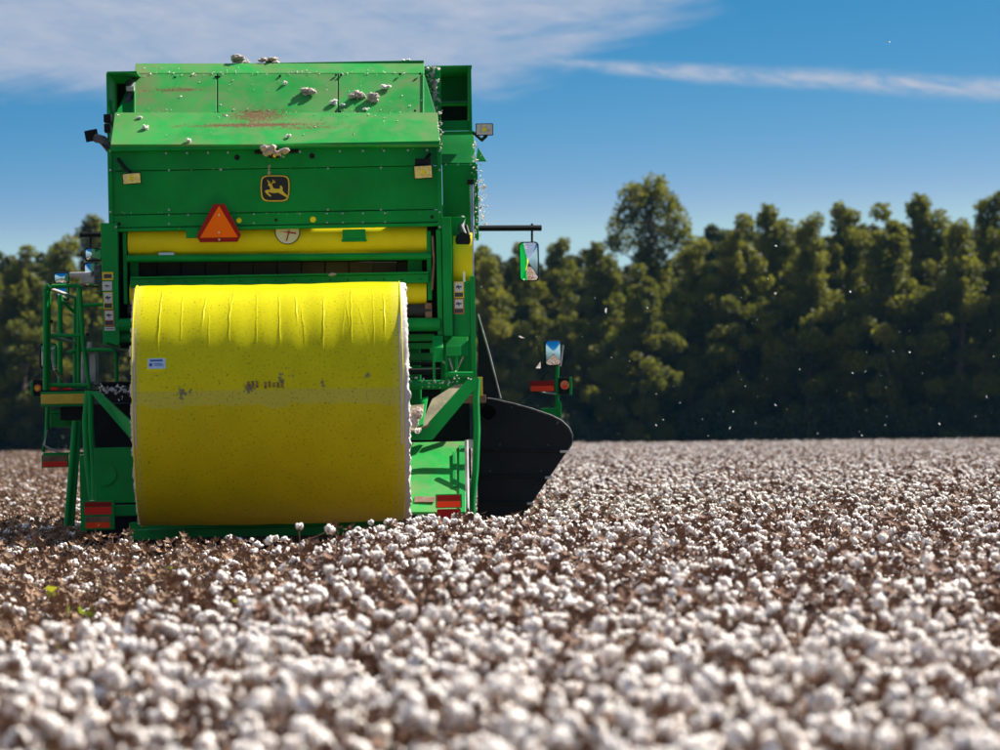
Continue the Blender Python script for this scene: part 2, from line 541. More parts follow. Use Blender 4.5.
def orient(q):
    n = Vector((0, 0, 0))
    for i in range(len(q)): n += q[i].cross(q[(i + 1) % len(q)])
    return q if n.y < 0 else q[::-1]


def ptube(name, pts, r, mat, parent=ROOT, n=10):
    return MB().tube([P(*p) for p in pts], r, n).build(name, mat, parent, smooth=True)


def pquad(name, c, t, mat, parent=ROOT, bevel=0.004):
    """a plate given by (px, py, yl) corners"""
    q = orient([P(*p) for p in c])
    return MB().slab(q, t).build(name, mat, parent, bevel=bevel)


def bolts(pts, parent, r=0.011, mat='steel', name='bolt'):
    """bolt heads, each an own small hexagonal piece"""
    me = None
    for (x, y, yl) in pts:
        p = P(x, y, yl)
        if me is None:
            b = MB().tube([(0, 0.004, 0), (0, -0.012, 0)], r, 6)
            o = b.build(name, mat, parent); me = o.data
        else:
            o = bpy.data.objects.new(name, me); COL.objects.link(o); o.parent = parent
        o.location = p


# ---- rear wall of the module builder
upper = pbox('upper_strip', 112, 148, 438.5, 168, 0.0, 0.05, 'green')
pbox('upper_lip', 110, 143.5, 440, 148.5, -0.09, 0.16, 'green')
rear = pbox('rear_panel', 112, 168.6, 438.5, 212, 0.012, 0.05, 'green')
lower = pbox('lower_strip', 112, 212.6, 438.5, 225, -0.004, 0.05, 'green')
pbox('lower_lip', 111, 225.5, 439, 228.8, -0.03, 0.10, 'green')
pbox('edge_flange', 108, 149, 112.6, 228, -0.02, 0.5, 'green')
pbox('edge_flange', 437.4, 146, 442.0, 229, -0.03, 0.5, 'green')
bolts([(x, 152.0 - (x - 275) * 0.012, 0.0) for x in (166, 187, 208, 228, 300, 340, 363, 384, 408, 427)], upper)
bolts([(x, 169.0 - (x - 275) * 0.012, 0.012) for x in (169, 221, 328, 381)], rear)
bolts([(x, 209.8, 0.012) for x in (169, 328, 381)], rear)
bolts([(x, 214.0 - (x - 275) * 0.008, -0.004) for x in (169, 188, 254, 300, 327, 343, 363, 385)], lower, 0.009)
bolts([(x, 223.0 - (x - 275) * 0.008, -0.004) for x in (169, 254, 327, 343, 363, 385)], lower, 0.009)
bolts([(x, y, -0.03) for x in (110.2, 439.8) for y in (151, 170, 212, 227)], ROOT, 0.011)
for x, y, r, mt in ((239, 220.5, 0.026, 'roll_yellow'), (313, 219.5, 0.029, 'roll_yellow'), (276, 220, 0.016, 'black'), (119, 224, 0.018, 'black'), (432, 217, 0.018, 'black')):
    p = P(x, y, -0.004)
    MB().tube([(p.x, p.y + 0.01, p.z), (p.x, p.y - 0.004, p.z)], r, 16).build('hole_plug', mt, lower, smooth=True)
for x, y in ((237, 157.5), (312, 156)):
    p = P(x, y, 0.0)
    MB().tube([(p.x, p.y + 0.01, p.z), (p.x, p.y - 0.004, p.z)], 0.028, 16).build('hole_plug', 'black', upper, smooth=True)

# ---- sloped hood, lower apron and three upper panels
pquad('hood_apron', [(110.5, 144.5, -0.10), (440.5, 144.5, -0.10), (437.5, 112.5, 0.47), (115, 112.5, 0.47)], 0.03, 'hood_green')
seams = [(133.5, 216.6), (217.8, 337.4), (338.6, 424)]
for i, (xa, xb) in enumerate(seams):
    ya = lambda x, y: y
    la = 2.5 if i == 0 else 0
    hp = pquad('hood_panel', [(xa - la * 0.6, 114.6, 0.485), (xb, 114.6, 0.485), (xb, 73.6, 1.0), (xa + (1.5 if i == 0 else 0), 73.6, 1.0)], 0.03, 'hood_green')
pquad('hood_top', [(134.5, 73.2, 1.006), (424.3, 73.2, 1.006), (424.3, 63.2, 1.2), (136.0, 63.2, 1.2)], 0.03, 'hood_green')
pbox('hood_ridge', 136, 62.6, 424, 65.5, 1.21, 0.5, 'green')
for x in (134.5, 423.0):
    pquad('hood_edge', [(x - 0.8, 114, 0.47), (x + 0.8, 114, 0.47), (x + 0.9, 73, 0.985), (x - 0.7, 73, 0.985)], 0.02, 'green')
bolts([(x, 76 - (x - 275) * 0.015, 0.96) for x in (140, 175, 216, 219, 280, 336, 341, 400, 420)], ROOT, 0.013, 'black')
bolts([(x, 112.5 - (x - 275) * 0.012, 0.495) for x in (150, 215, 219, 336, 340, 415)], ROOT, 0.012, 'black')

pbox('seam_backing', 116, 150, 434, 226, 0.075, 0.03, 'green')
pquad('hood_backing', [(116, 113, 0.57), (436, 113, 0.57), (423, 70, 1.13), (136, 70, 1.13)], 0.02, 'green')
# ---- side ducts beside the hood
duct = empty('side_duct', (0, 0, 0), ROOT)
pbox('duct_wall', 106.8, 73, 109.2, 150, 0.55, 1.0, 'green', duct)
pbox('duct_top', 106.8, 71.2, 137, 73.6, 0.55, 1.0, 'green', duct)
pbox('duct_back', 108, 74, 138, 146, 1.5, 0.03, 'black', duct)
pbox('duct_bracket', 109.4, 100, 113, 126, 0.6, 0.12, 'green', duct)
ptube('duct_hose', [(117, 128, 0.5), (121, 112, 0.7), (128, 104, 0.75), (131, 92, 0.8), (130, 82, 0.85)], 0.05, 'hose', duct)
pbox('hose_clamp', 126, 86, 134, 91, 0.72, 0.14, 'grey_plastic', duct)
pbox('hinge_block', 103.5, 114, 111, 122, 0.35, 0.15, 'black', duct)
pbox('hinge_block', 104, 123.5, 110, 132, 0.3, 0.15, 'black', duct)

duct2 = empty('side_duct', (0, 0, 0), ROOT)
pbox('duct_wall', 468.6, 67, 471.8, 131, 1.35, 1.0, 'green', duct2)
pbox('duct_top', 428, 65.4, 472, 67.4, 1.35, 1.0, 'green', duct2)
pbox('duct_back', 426, 68, 469, 101.5, 2.3, 0.04, 'green', duct2)
pbox('duct_shelf', 426, 101.8, 469, 104, 2.05, 0.25, 'green', duct2)
pbox('duct_back', 426, 104.2, 469, 121, 2.35, 0.04, 'black', duct2)
pbox('duct_sill', 441, 120.5, 469, 130.5, 1.4, 0.05, 'green', duct2)
pbox('duct_rail', 440, 131, 474, 134, 0.7, 0.12, 'green', duct2)
pbox('duct_post', 426, 68, 432, 116, 1.36, 0.1, 'green', duct2)
pquad('duct_slope', [(441, 163, 0.62), (476, 163, 0.62), (474, 134.6, 0.9), (441, 134.6, 0.9)], 0.03, 'green', duct2)
pquad('rain_guard', [(476, 160.5, 0.7), (486.5, 160.5, 0.7), (478, 146.5, 0.8)], 0.02, 'green', duct2)
pbox('side_panel', 442.5, 164.5, 476, 216, 0.60, 0.04, 'green', duct2)
pbox('side_panel_edge', 474.2, 164, 478.2, 240, 0.52, 0.1, 'green', duct2)
bolts([(x, 164.5, 0.60) for x in (446, 458, 471)], duct2, 0.010)
bolts([(476, y, 0.52) for y in (170, 185, 212, 232)], duct2, 0.010)

# ---- right side of the body
pbox('corner_post', 437.0, 229.5, 442.2, 335, -0.02, 0.14, 'green')
pbox('side_plate', 442.8, 217, 452.0, 336, -0.06, 0.22, 'green')
panel_r = pbox('service_panel', 452.6, 281, 470.5, 336, 0.0, 0.06, 'green')
ptube('film_roll_end', [(453, 263, 0.35), (472, 263, 0.35)], 0.30, 'roll_yellow', n=32)
ptube('side_rail', [(471.5, 181, 0.42), (471.8, 276, 0.30)], 0.022, 'steel')
pbox('rail_clamp', 467, 179, 474, 184, 0.36, 0.08, 'black')
pbox('side_rail_lower', 470.8, 276, 475.6, 378, -0.03, 0.12, 'green')
pbox('side_wall', 443, 205, 446.5, 340, 0.35, 2.6, 'green')
ptube('motor', [(463, 240, 0.1), (463, 240, 0.35)], 0.075, 'black', n=20)
ptube('hose_line', [(462, 218, 0.3), (461, 228, 0.2), (464, 236, 0.15)], 0.035, 'hose')
ptube('hose_line', [(466, 226, 0.3), (469, 236, 0.2), (467, 246, 0.18)], 0.018, 'black')
pquad('side_gusset', [(452.6, 246, 0.2), (452.6, 217, 0.2), (466, 217, 0.2)], 0.02, 'green')
pbox('tie_down', 463, 272, 465, 282, -0.06, 0.04, 'decal_white', panel_r)


def decal(x0, y0, x1, y1, yl, border, parent, style=0):
    e = pbox('decal', x0, y0, x1, y1, yl, 0.004, border, parent, 0)
    w = x1 - x0; h = y1 - y0
    if style == 2:
        pbox('decal_text', x0 + w * .15, y0 + h * .25, x1 - w * .15, y1 - h * .25, yl - 0.003, 0.003, 'decal_grey', e, 0)
        return
    if style == 3:
        pbox('decal_text', x0 + w * .1, y0 + h * .4, x1 - w * .1, y0 + h * .6, yl - 0.003, 0.003, 'decal_grey', e, 0)
        return
    split = 0.62 if style == 0 else 0.92
    pbox('decal_face', x0 + w * .1, y0 + h * .06, x1 - w * .1, y0 + h * split, yl - 0.003, 0.003, 'decal_white', e, 0)
    # pictogram: a bent figure beside a roller
    cx, cy = x0 + w * .5, y0 + h * split * .52
    ppoly('pictogram', [(cx - w * .28, cy - h * .02), (cx - w * .05, cy - h * .12), (cx + w * .02, cy - h * .03), (cx + w * .28, cy - h * .06), (cx + w * .26, cy + h * .04),
                        (cx + w * .05, cy + h * .05), (cx + w * .08, cy + h * .16), (cx - w * .02, cy + h * .15), (cx - w * .1, cy + h * .04), (cx - w * .26, cy + h * .08)], yl - 0.006, 0.003, 'decal_grey', e, 0)
    if style == 0:
        pbox('decal_text', x0 + w * .1, y0 + h * .68, x1 - w * .1, y0 + h * .93, yl - 0.003, 0.003, 'decal_grey', e, 0)


decal(453.8, 281.5, 464.0, 298.0, -0.005, 'decal_yellow', panel_r)
decal(453.8, 298.6, 464.0, 314.0, -0.005, 'decal_orange', panel_r)

# linkage in the open bay under the right side plate
pquad('bay_plate', [(441, 400, 0.9), (472, 400, 0.9), (472, 336, 0.9), (441, 336, 0.9)], 0.03, 'green')
pquad('bay_flap', [(432.5, 348, -0.30), (443, 348, -0.30), (443, 335.5, -0.12), (432.5, 335.5, -0.12)], 0.02, 'green')
pquad('bay_flap', [(434, 362, -0.34), (443, 362, -0.30), (443, 349, -0.32), (434, 349, -0.32)], 0.02, 'green')
pquad('bay_cover', [(446, 355, -0.05), (468, 355, -0.05), (468, 336.5, 0.10), (446, 336.5, 0.10)], 0.02, 'green')
pbox('bay_beam', 430, 347.5, 461, 353, -0.2, 0.09, 'green')
pbox('bay_block', 446, 346, 461, 356, -0.28, 0.08, 'green')
for x in (434, 446.5, 456.5):
    pbox('bay_strut', x - 1.4, 353, x + 1.4, 384, -0.16, 0.06, 'green')
pbox('bay_strut', 462, 356, 467, 376, 0.05, 0.06, 'green')
ptube('bay_rod', [(445, 374.5, -0.2), (473, 374.5, -0.2)], 0.028, 'green')
ptube('bay_link', [(449, 358, -0.1), (453, 370, -0.1)], 0.012, 'steel')
ptube('bay_link', [(463, 357, -0.1), (456, 371, -0.1)], 0.012, 'steel')
ptube('bay_link', [(436, 356, -0.1), (446, 364, -0.1)], 0.010, 'steel')
for k, y in enumerate((334, 343, 353, 362, 367, 380)):
    pbox('inner_bar', 404, y, 434, y + (7, 6, 8, 3, 7, 8)[k], 0.15 + 0.06 * (k % 3), 0.1, ('green', 'green', 'green', 'black', 'green', 'black')[k])
ptube('lower_pipe', [(404, 385, -0.1), (452, 384.5, -0.1)], 0.045, 'green')
ptube('lower_pipe', [(404, 372, 0.05), (440, 371, 0.05)], 0.03, 'black')
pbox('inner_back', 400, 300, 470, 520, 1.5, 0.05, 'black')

# bale handler, right arm
def hz(py): return -0.25 - (py - 384) * 0.013
pquad('handler_slope', [(x, y, hz(y)) for x, y in ((419, 428), (428, 425), (462, 391), (470, 384.5), (455, 384.5), (432, 399))], 0.03, 'dirty_plate')
ppoly('handler_arm', [(406, 440), (432.5, 440), (476, 388), (476, 377.5), (466, 381), (428, 423), (406, 426)], -0.75, 0.05, 'green')
pquad('handler_tray', [(404, 430, -1.15), (421, 430, -1.15), (424, 404, -0.6), (404, 406, -0.6)], 0.02, 'dirty_plate')
pquad('tray_side', [(418, 426, -1.1), (423, 424, -1.08), (428, 396, -0.3), (421, 398, -0.33)], 0.02, 'green')
pbox('axle_beam', 458, 395, 486, 403, 0.35, 0.2, 'rust')
hp = pquad('handler_panel', [(404, 512, -1.35), (466, 512, -1.25), (466, 441, -0.15), (404, 442.5, -0.25)], 0.03, 'hood_green')
pquad('handler_rib', [(459, 512, -1.30), (465.8, 512, -1.29), (465.8, 445, -0.26), (459, 445, -0.27)], 0.03, 'green', hp)
pquad('handler_rib', [(452.5, 486, -0.92), (456.5, 486, -0.92), (456.5, 452, -0.40), (452.5, 452, -0.40)], 0.03, 'green', hp)
pquad('scrape_mark', [(414, 502, -1.21), (434, 502, -1.19), (436, 496.5, -1.11), (415, 496, -1.12)], 0.01, 'rust', hp)
ptube('handler_stay', [(466.5, 441, -0.6), (467.5, 512, -1.1)], 0.02, 'grey_plastic')
ptube('grab_bar', [(477.0, 379, -0.25), (476.0, 400, -0.32), (477.0, 430, -0.45), (475.5, 470, -0.6), (472.5, 500, -0.7), (472, 515, -0.75)], 0.034, 'green')
bolts([(470, 444, -0.3)], hp, 0.05)
pbox('hydraulic_cylinder', 468.5, 479, 471.5, 515, -0.3, 0.07, 'grey_plastic')


def reflector(x0, y0, x1, y1, yl, top='dark_red', low='bright_red', frame=True, parent=ROOT):
    e = pbox('reflector', x0, y0, x1, y1, yl, 0.03, 'green' if frame else 'black', parent)
    h = y1 - y0; w = x1 - x0
    pbox('reflector_strip', x0 + w * .05, y0 + h * .08, x1 - w * .05, y0 + h * .48, yl - 0.006, 0.006, top, e, 0.002)
    pbox('reflector_strip', x0 + w * .05, y0 + h * .52, x1 - w * .05, y1 - h * .06, yl - 0.006, 0.006, low, e, 0.002)
    return e


reflector(435.5, 494, 462, 508, -1.45)
pbox('tail_lamp_housing', 437, 509, 461, 522, -1.45, 0.03, 'dark_red')

# ---- black shield on the right of the machine
SH = [(478.5, 398), (492, 399), (512, 403.5), (532, 409), (551, 415.5), (562, 421), (569, 428), (572.5, 436), (571.5, 444), (568, 450)]
shield = empty('side_shield', (0, 0, 0), ROOT)
ppoly('shield_sheet', [(478.5, 398.5)] + SH[1:] + [(477.5, 450)], 0.90, 0.03, 'shield_black', shield)
ppoly('shield_sheet', [(477.5, 450.6), (567.6, 450.6), (550, 476.5), (477.5, 476.5)], 0.925, 0.03, 'shield_black', shield)
ppoly('shield_sheet', [(477.5, 477.1), (549.4, 477.1), (532, 503), (477.5, 503)], 0.95, 0.03, 'shield_black', shield)
ppoly('shield_sheet', [(477.5, 503.6), (531.6, 503.6), (521, 520), (477.5, 520)], 0.97, 0.03, 'shield_black', shield)
ptube('shield_rim', [(x, y, 0.90 - 0.02) for x, y in SH], 0.010, 'hose', shield)
ptube('shield_rim', [(568.5, 431, 0.93), (570, 440, 0.93), (566, 450, 0.95)], 0.016, 'hose', shield)
for (a, b) in (((478, 450.3), (567, 450.6)), ((478, 476.8), (550, 476.8)), ((478, 503.3), (532, 503.3))):
    ptube('shield_seam', [(*a, 0.90), (*b, 0.90)], 0.016, 'black', shield, 8)
bolts([(x, y, 0.895) for x, y in ((500, 445), (548, 445), (490, 471), (541, 471), (512, 407), (557, 424))], shield, 0.008, 'hose')
for x, y in ((563, 451.5), (548, 477.5), (530, 503.5)):
    pbox('seam_clip', x - 3, y - 1.3, x + 4, y + 1.3, 0.86, 0.03, 'steel', shield)
ex = MB()
c0 = P(488.5, 412, 0.62); c1 = P(488.5, 412, 1.1)
N = 28
ring = []
for (yy, rr) in ((c0.y + .28, .088), (c0.y, .088), (c0.y, .074), (c0.y + .26, .074)):
    ring.append([(c0.x + rr * math.cos(2 * math.pi * k / N), yy, c0.z + rr * math.sin(2 * math.pi * k / N)) for k in range(N)])
fs = []
for i in range(3):
    for k in range(N): fs.append((i * N + k, i * N + (k + 1) % N, (i + 1) * N + (k + 1) % N, (i + 1) * N + k))
fs.append(tuple(3 * N + k for k in range(N)))
ex._add([q for r_ in ring for q in r_], fs)
ex.build('exhaust_pipe', 'black', ROOT, smooth=True)
pquad('chute_sheet', [(478, 316, 1.0), (478, 398, 0.98), (500.5, 398, 0.98)], 0.03, 'shield_black', shield)
ptube('chute_rim', [(478, 314, 0.97), (489, 352, 0.96), (500.8, 398.5, 0.95)], 0.008, 'grey_plastic', shield)
pbox('amber_marker', 477.5, 377, 482.5, 396, 0.0, 0.06, 'yellow_paint')


# ---- mirrors
def mirror(x0, y0, x1, y1, yl, tilt, name='mirror', parent=ROOT, rot=0.0):
    e = empty(name, (0, 0, 0), parent)
    a = P(x0, y1, yl); b = P(x1, y0, yl)
    cx, cz = (a.x + b.x) / 2, (a.z + b.z) / 2
    hw, hh = (b.x - a.x) / 2, (b.z - a.z) / 2
    def rr(hw, hh, r, y):
        pts = []
        for (sx, sz, a0) in ((1, 1, 0), (-1, 1, 90), (-1, -1, 180), (1, -1, 270)):
            for k in range(5):
                t = R(a0 + 22.5 * k)
                pts.append(Vector((sx * (hw - r) + r * math.cos(t), y, sz * (hh - r) + r * math.sin(t))))
        return pts
    tilt = 0.5 * math.atan((HORIZON - (y0 + y1) / 2) / FPX) + R(0.1)
    rx = Matrix.Rotation(rot, 4, 'Z') @ Matrix.Rotation(tilt, 4, 'X')
    T = Matrix.Translation((cx, yl, cz)) @ rx
    r = min(hw, hh) * 0.38
    MB().slab(orient([T @ p for p in rr(hw, hh, r, 0.0)]), 0.05).build('mirror_back', 'black', e, bevel=0.008)
    edge = rr(hw - 0.012, hh - 0.012, r * .9, 0.0)
    vs = [T @ Vector((0, -0.004 - hh * .07, 0))]; fs = []
    for q in range(1, 6):
        f = q / 5.0
        vs += [T @ Vector((p.x * f, -0.004 - hh * .07 * (1 - f * f), p.z * f)) for p in edge]
    k_n = len(edge)
    for k in range(k_n):
        fs.append((0, 1 + k, 1 + (k + 1) % k_n))
        for q in range(4):
            o_ = 1 + q * k_n
            fs.append((o_ + k, o_ + k_n + k, o_ + k_n + (k + 1) % k_n, o_ + (k + 1) % k_n))
    g_ = MB(); g_._add(vs, fs); g_.build('mirror_glass', 'mirror', e, smooth=True)
    return e


m1 = mirror(519.5, 241.5, 538.5, 281.5, 2.6, R(3), rot=R(-7))
ptube('mirror_arm', [(472, 228.3, 2.55), (541.5, 228.0, 2.6)], 0.032, 'black', m1, 6)
ptube('mirror_stem', [(532, 223.5, 2.6), (532, 244, 2.63)], 0.012, 'black', m1)
m2 = mirror(544.5, 340, 561.5, 366, 1.9, R(10), rot=R(18))
ptube('mirror_stem', [(557.3, 360, 1.95), (557.3, 417, 1.95)], 0.018, 'green', m2)
ptube('mirror_stem', [(563, 345, 2.0), (560, 366, 1.98)], 0.012, 'grey_plastic', m2)
lampbar = empty('tail_light_bracket', (0, 0, 0), ROOT)
pbox('bracket_foot', 541, 408, 561, 416, 1.9, 0.05, 'green', lampbar)
pbox('bracket_post', 558.5, 401, 561.5, 418, 1.88, 0.05, 'green', lampbar)
e = pbox('reflector', 530, 380.2, 554.5, 391.8, 1.85, 0.03, 'black', lampbar)
pbox('reflector_strip', 530.5, 380.8, 554, 385.2, 1.843, 0.006, 'dark_red', e, 0)
pbox('reflector_strip', 530.5, 385.8, 554, 391.2, 1.843, 0.006, 'bright_red', e, 0)
pbox('lamp_plate', 569.5, 377, 572, 395, 1.9, 0.02, 'green', lampbar)
pbox('lamp_body', 558.5, 377.5, 569.4, 394, 1.92, 0.05, 'black', lampbar)
ptube('lamp_lens', [(564.8, 385, 1.93), (564.8, 385, 1.89)], 0.046, 'amber', lampbar, 18)
ptube('lamp_lens', [(564.8, 387, 1.9), (564.8, 387, 1.88)], 0.022, 'bright_red', lampbar, 14)
ptube('wire', [(556, 394, 1.9), (549, 393, 1.9), (541, 392, 1.88)], 0.007, 'grey_plastic', lampbar, 6)
ptube('wire', [(519, 402, 1.7), (535, 388, 1.95), (548, 371, 2.0)], 0.006, 'black', lampbar, 6)


# ---- work lights
def work_light(x0, y0, x1, y1, yl, mat, tilt=0.0, bracket=None):
    e = empty('work_light', (0, 0, 0), ROOT)
    c = P((x0 + x1) / 2, (y0 + y1) / 2, yl)
    hw = (P(x1, y0, yl).x - P(x0, y0, yl).x) / 2; hh = (P(x0, y0, yl).z - P(x0, y1, yl).z) / 2
    T = Matrix.Translation(c) @ Matrix.Rotation(tilt, 4, 'Y')
    def rect(hw, hh, y): return orient([T @ Vector((sx * hw, y, sz * hh)) for sx, sz in ((-1, -1), (1, -1), (1, 1), (-1, 1))])
    h = MB(); f = rect(hw, hh, 0); bk = [T @ Vector((sx * hw * .7, 0.10, sz * hh * .7 + hh * .25)) for sx, sz in ((-1, -1), (1, -1), (1, 1), (-1, 1))]
    vs = [T @ Vector((sx * hw, 0, sz * hh)) for sx, sz in ((-1, -1), (1, -1), (1, 1), (-1, 1))] + bk
    h._add(vs, [(0, 1, 2, 3), (7, 6, 5, 4), (0, 4, 5, 1), (1, 5, 6, 2), (2, 6, 7, 3), (3, 7, 4, 0)])
    h.build('lamp_housing', 'black', e, bevel=0.008)
    MB().slab(rect(hw * .88, hh * .82, -0.006), 0.005).build('lamp_glass', mat, e, bevel=0.002)
    if mat != 'black': MB().slab(rect(hw * .2, hh * .3, -0.011), 0.004).build('lamp_bulb', 'roll_yellow', e, bevel=0.003)
    if bracket: ptube('lamp_bracket', bracket, 0.018, 'black', e, 8)
    return e


work_light(122.0, 172.5, 141.5, 184.5, -0.17, 'lamp_lens', R(-4), [(118, 159, -0.02), (124, 167, -0.08), (131, 173, -0.1)])
work_light(413.5, 164.8, 432.8, 179.2, -0.17, 'lamp_lens', R(-2), [(430, 154, -0.02), (425, 160, -0.08), (423, 166, -0.1)])
pbox('lamp_cap', 415, 158.5, 431, 164.5, -0.15, 0.09, 'black')
work_light(475.5, 123.3, 493.5, 135.8, 0.35, 'lamp_lens_clear', R(0), [(474, 133, 0.7), (482, 140, 0.6), (486, 136, 0.45)])
l4 = work_light(84.8, 129.6, 98.2, 141.5, 0.7, 'black', R(-10), [(110, 150, 0.4), (104, 145, 0.5), (94, 137, 0.75)])
ptube('lamp_hose', [(96, 138, 0.6), (103, 140, 0.55), (110, 149, 0.5)], 0.045, 'hose', l4)
cl = work_light(268.5, 150.2, 281, 158.2, -0.12, 'black', 0, [(255, 152, -0.01), (275, 153, -0.06), (298, 151, -0.01)])
ptube('indicator', [(274.5, 155.8, -0.125), (274.5, 155.8, -0.14)], 0.017, 'roll_yellow', cl, 12)

# ---- emblem: leaping deer on a dark shield with yellow border
EY = 0.006


def zp(x, y): return (255 + x / 6.82, 140 + y / 6.82)


def shield_ring(k):
    pts = []
    for i in range(48):
        t = 2 * math.pi * i / 48
        c, s = math.cos(t), math.sin(t)
        ex_ = 0.42
        x = math.copysign(abs(c) ** ex_, c); y = math.copysign(abs(s) ** ex_, s)
        pts.append(zp(137 + 103 * k * x * (1 - 0.05 * (y > 0) * abs(y)), 330 + 93 * k * y))
    return pts


emb = ppoly('emblem', shield_ring(1.0), EY - 0.004, 0.006, 'emblem_black', ROOT, 0)
ppoly('emblem_border', shield_ring(0.965), EY - 0.007, 0.006, 'emblem_yellow', emb, 0)
ppoly('emblem_field', shield_ring(0.875), EY - 0.010, 0.006, 'emblem_black', emb, 0)
deer = [(88, 302), (100, 294), (112, 297), (120, 312), (124, 327), (142, 333), (164, 333), (173, 327), (168, 313), (180, 311), (190, 327), (187, 340), (193, 352), (207, 367), (228, 383),
        (223, 395), (203, 384), (178, 369), (158, 358), (135, 362), (112, 360), (95, 354), (88, 360), (106, 374), (112, 386), (98, 383), (76, 365), (66, 347), (80, 340), (97, 340), (104, 336), (101, 318), (90, 310)]
ppoly('emblem_deer', [zp(*p) for p in deer], EY - 0.014, 0.006, 'emblem_yellow', emb, 0)
for q in ([(106, 300), (90, 288), (86, 272)], [(96, 292), (100, 280)], [(110, 298), (128, 290), (140, 288)], [(120, 292), (124, 270)], [(128, 290), (136, 278)]):
    MB().tube([P(*zp(*p), EY - 0.012) for p in q], 0.0042, 6).build('emblem_antler', 'emblem_yellow', emb)

# ---- slow moving vehicle triangle
SM = [(213.2, 204.3), (224.8, 204.0), (241.2, 235.2), (237.5, 241.8), (200.2, 242.4), (196.6, 236.3)]
tri = ppoly('warning_triangle', SM, -0.10, 0.006, 'dark_red', ROOT, 0)
ppoly('triangle_face', [(219.0, 205.8), (238.0, 237.2), (200.0, 237.8)], -0.104, 0.004, 'orange', tri, 0)
bolts([(219.0, 215, -0.104), (219.0, 232.5, -0.104), (219.2, 239.6, -0.104)], tri, 0.010, 'decal_white')
pbox('triangle_bracket', 186, 228, 199, 238, -0.05, 0.02, 'green', tri)
ptube('triangle_post', [(219, 208, -0.095), (219, 226, -0.02)], 0.012, 'steel', tri)

# ---- rollers, belts and rails behind the bale
ptube('film_roll', [(129, 243, 0.22), (427, 240.0, 0.22)], 0.155, 'roll_yellow', n=40)
ga = P(287.4, 232, 0.04)
gg = MB().tube([(ga.x, ga.y + 0.012, ga.z), (ga.x, ga.y, ga.z)], 0.114, 36).build('gauge', 'gauge_white', ROOT, smooth=True)
MB().tube([(ga.x, ga.y + 0.014, ga.z), (ga.x, ga.y + 0.003, ga.z)], 0.122, 36).build('gauge_rim', 'black', gg, smooth=True)
ppoly('gauge_hand', [(288.5, 230), (290, 230), (287.2, 241), (285.8, 241)], 0.036, 0.003, 'gauge_red', gg, 0)
ppoly('gauge_hand', [(280, 231.2), (296, 232.4), (296, 234.2), (288, 233)], 0.034, 0.003, 'gauge_red', gg, 0)
pbox('roll_bracket', 342.5, 229.3, 365.5, 240.5, 0.0, 0.05, 'green')
pbox('roll_bracket', 341.5, 239.0, 366.5, 241.5, -0.01, 0.06, 'green')
pbox('roll_tag', 158.5, 252.5, 174, 256, 0.02, 0.02, 'sticker_blue')
ptube('guide_bar', [(126, 258.8, 0.03), (431, 256.0, 0.03)], 0.036, 'green')
pbox('belt_frame', 119, 222, 450, 345, 0.75, 0.05, 'black')
pbox('hood_side', 424, 66, 441, 150, 1.22, 0.06, 'green')
pbox('bay_backing', 441, 205, 473, 345, 0.78, 0.05, 'green')
bx = list(np.linspace(133, 421, 13))
for i in range(12):
    pbox('belt', bx[i] + 0.7, 262, bx[i + 1] - 0.7, 276, 0.45 + 0.012 * (i % 2), 0.03, 'belt')
pbox('belt_end', 130, 260, 138, 284, 0.30, 0.1, 'green')
pbox('belt_end', 408, 259, 422, 276, 0.30, 0.1, 'green')
beam = pbox('cross_beam', 130, 276.4, 428.5, 285.2, -0.02, 0.12, 'green')
pbox('beam_lip', 130, 274.2, 428.5, 276.2, -0.05, 0.15, 'green', beam)
bolts([(x, 280.6 - (x - 275) * 0.01, -0.02) for x in range(150, 425, 18)], beam, 0.008, 'black')
ptube('lower_film_roll', [(130.5, 295, 0.15), (426.5, 293, 0.15)], 0.115, 'roll_yellow', n=32)
ptube('press_roller', [(128, 311, 0.08), (431, 310.5, 0.08)], 0.062, 'rubber', n=24)
pbox('roller_bearing', 425, 303, 432, 318, 0.02, 0.1, 'rust')
ptube('cross_tube', [(118, 325, 0.0), (440, 324.5, 0.0)], 0.065, 'green', n=24)
ptube('cross_tube', [(118, 337, 0.1), (130, 337, 0.1)], 0.055, 'green', n=20)
pbox('inner_post', 427, 231, 431.5, 300, 0.05, 0.08, 'green')
pbox('inner_post', 123, 231, 126.8, 304, 0.05, 0.08, 'green')
ptube('inner_cable', [(432.5, 236, 0.0), (434, 262, -0.02), (432, 290, 0.0)], 0.012, 'rust')
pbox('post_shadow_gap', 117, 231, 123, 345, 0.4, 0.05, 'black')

# ---- left side plate with decals
lp = ppoly('side_plate', [(100.3, 223), (117.5, 223), (118.5, 320), (119.8, 340), (118, 345.5), (104.5, 341.5)], -0.05, 0.14, 'green')
pbox('side_wall', 102, 226, 106, 345, 0.12, 2.4, 'green')
decal(102.2, 272.0, 113.2, 280.2, -0.058, 'decal_yellow', lp, 2)
decal(102.4, 281.5, 112.0, 290.6, -0.058, 'decal_white', lp, 1)
decal(103.4, 292.0, 112.8, 309.0, -0.058, 'decal_yellow', lp, 0)
decal(104.2, 310.0, 114.0, 326.0, -0.058, 'decal_orange', lp, 0)
decal(104.6, 327.0, 115.0, 330.6, -0.058, 'decal_white', lp, 3)
bolts([(113, 276.5, -0.05), (118, 325, -0.05), (116, 227, -0.05)], lp, 0.010)

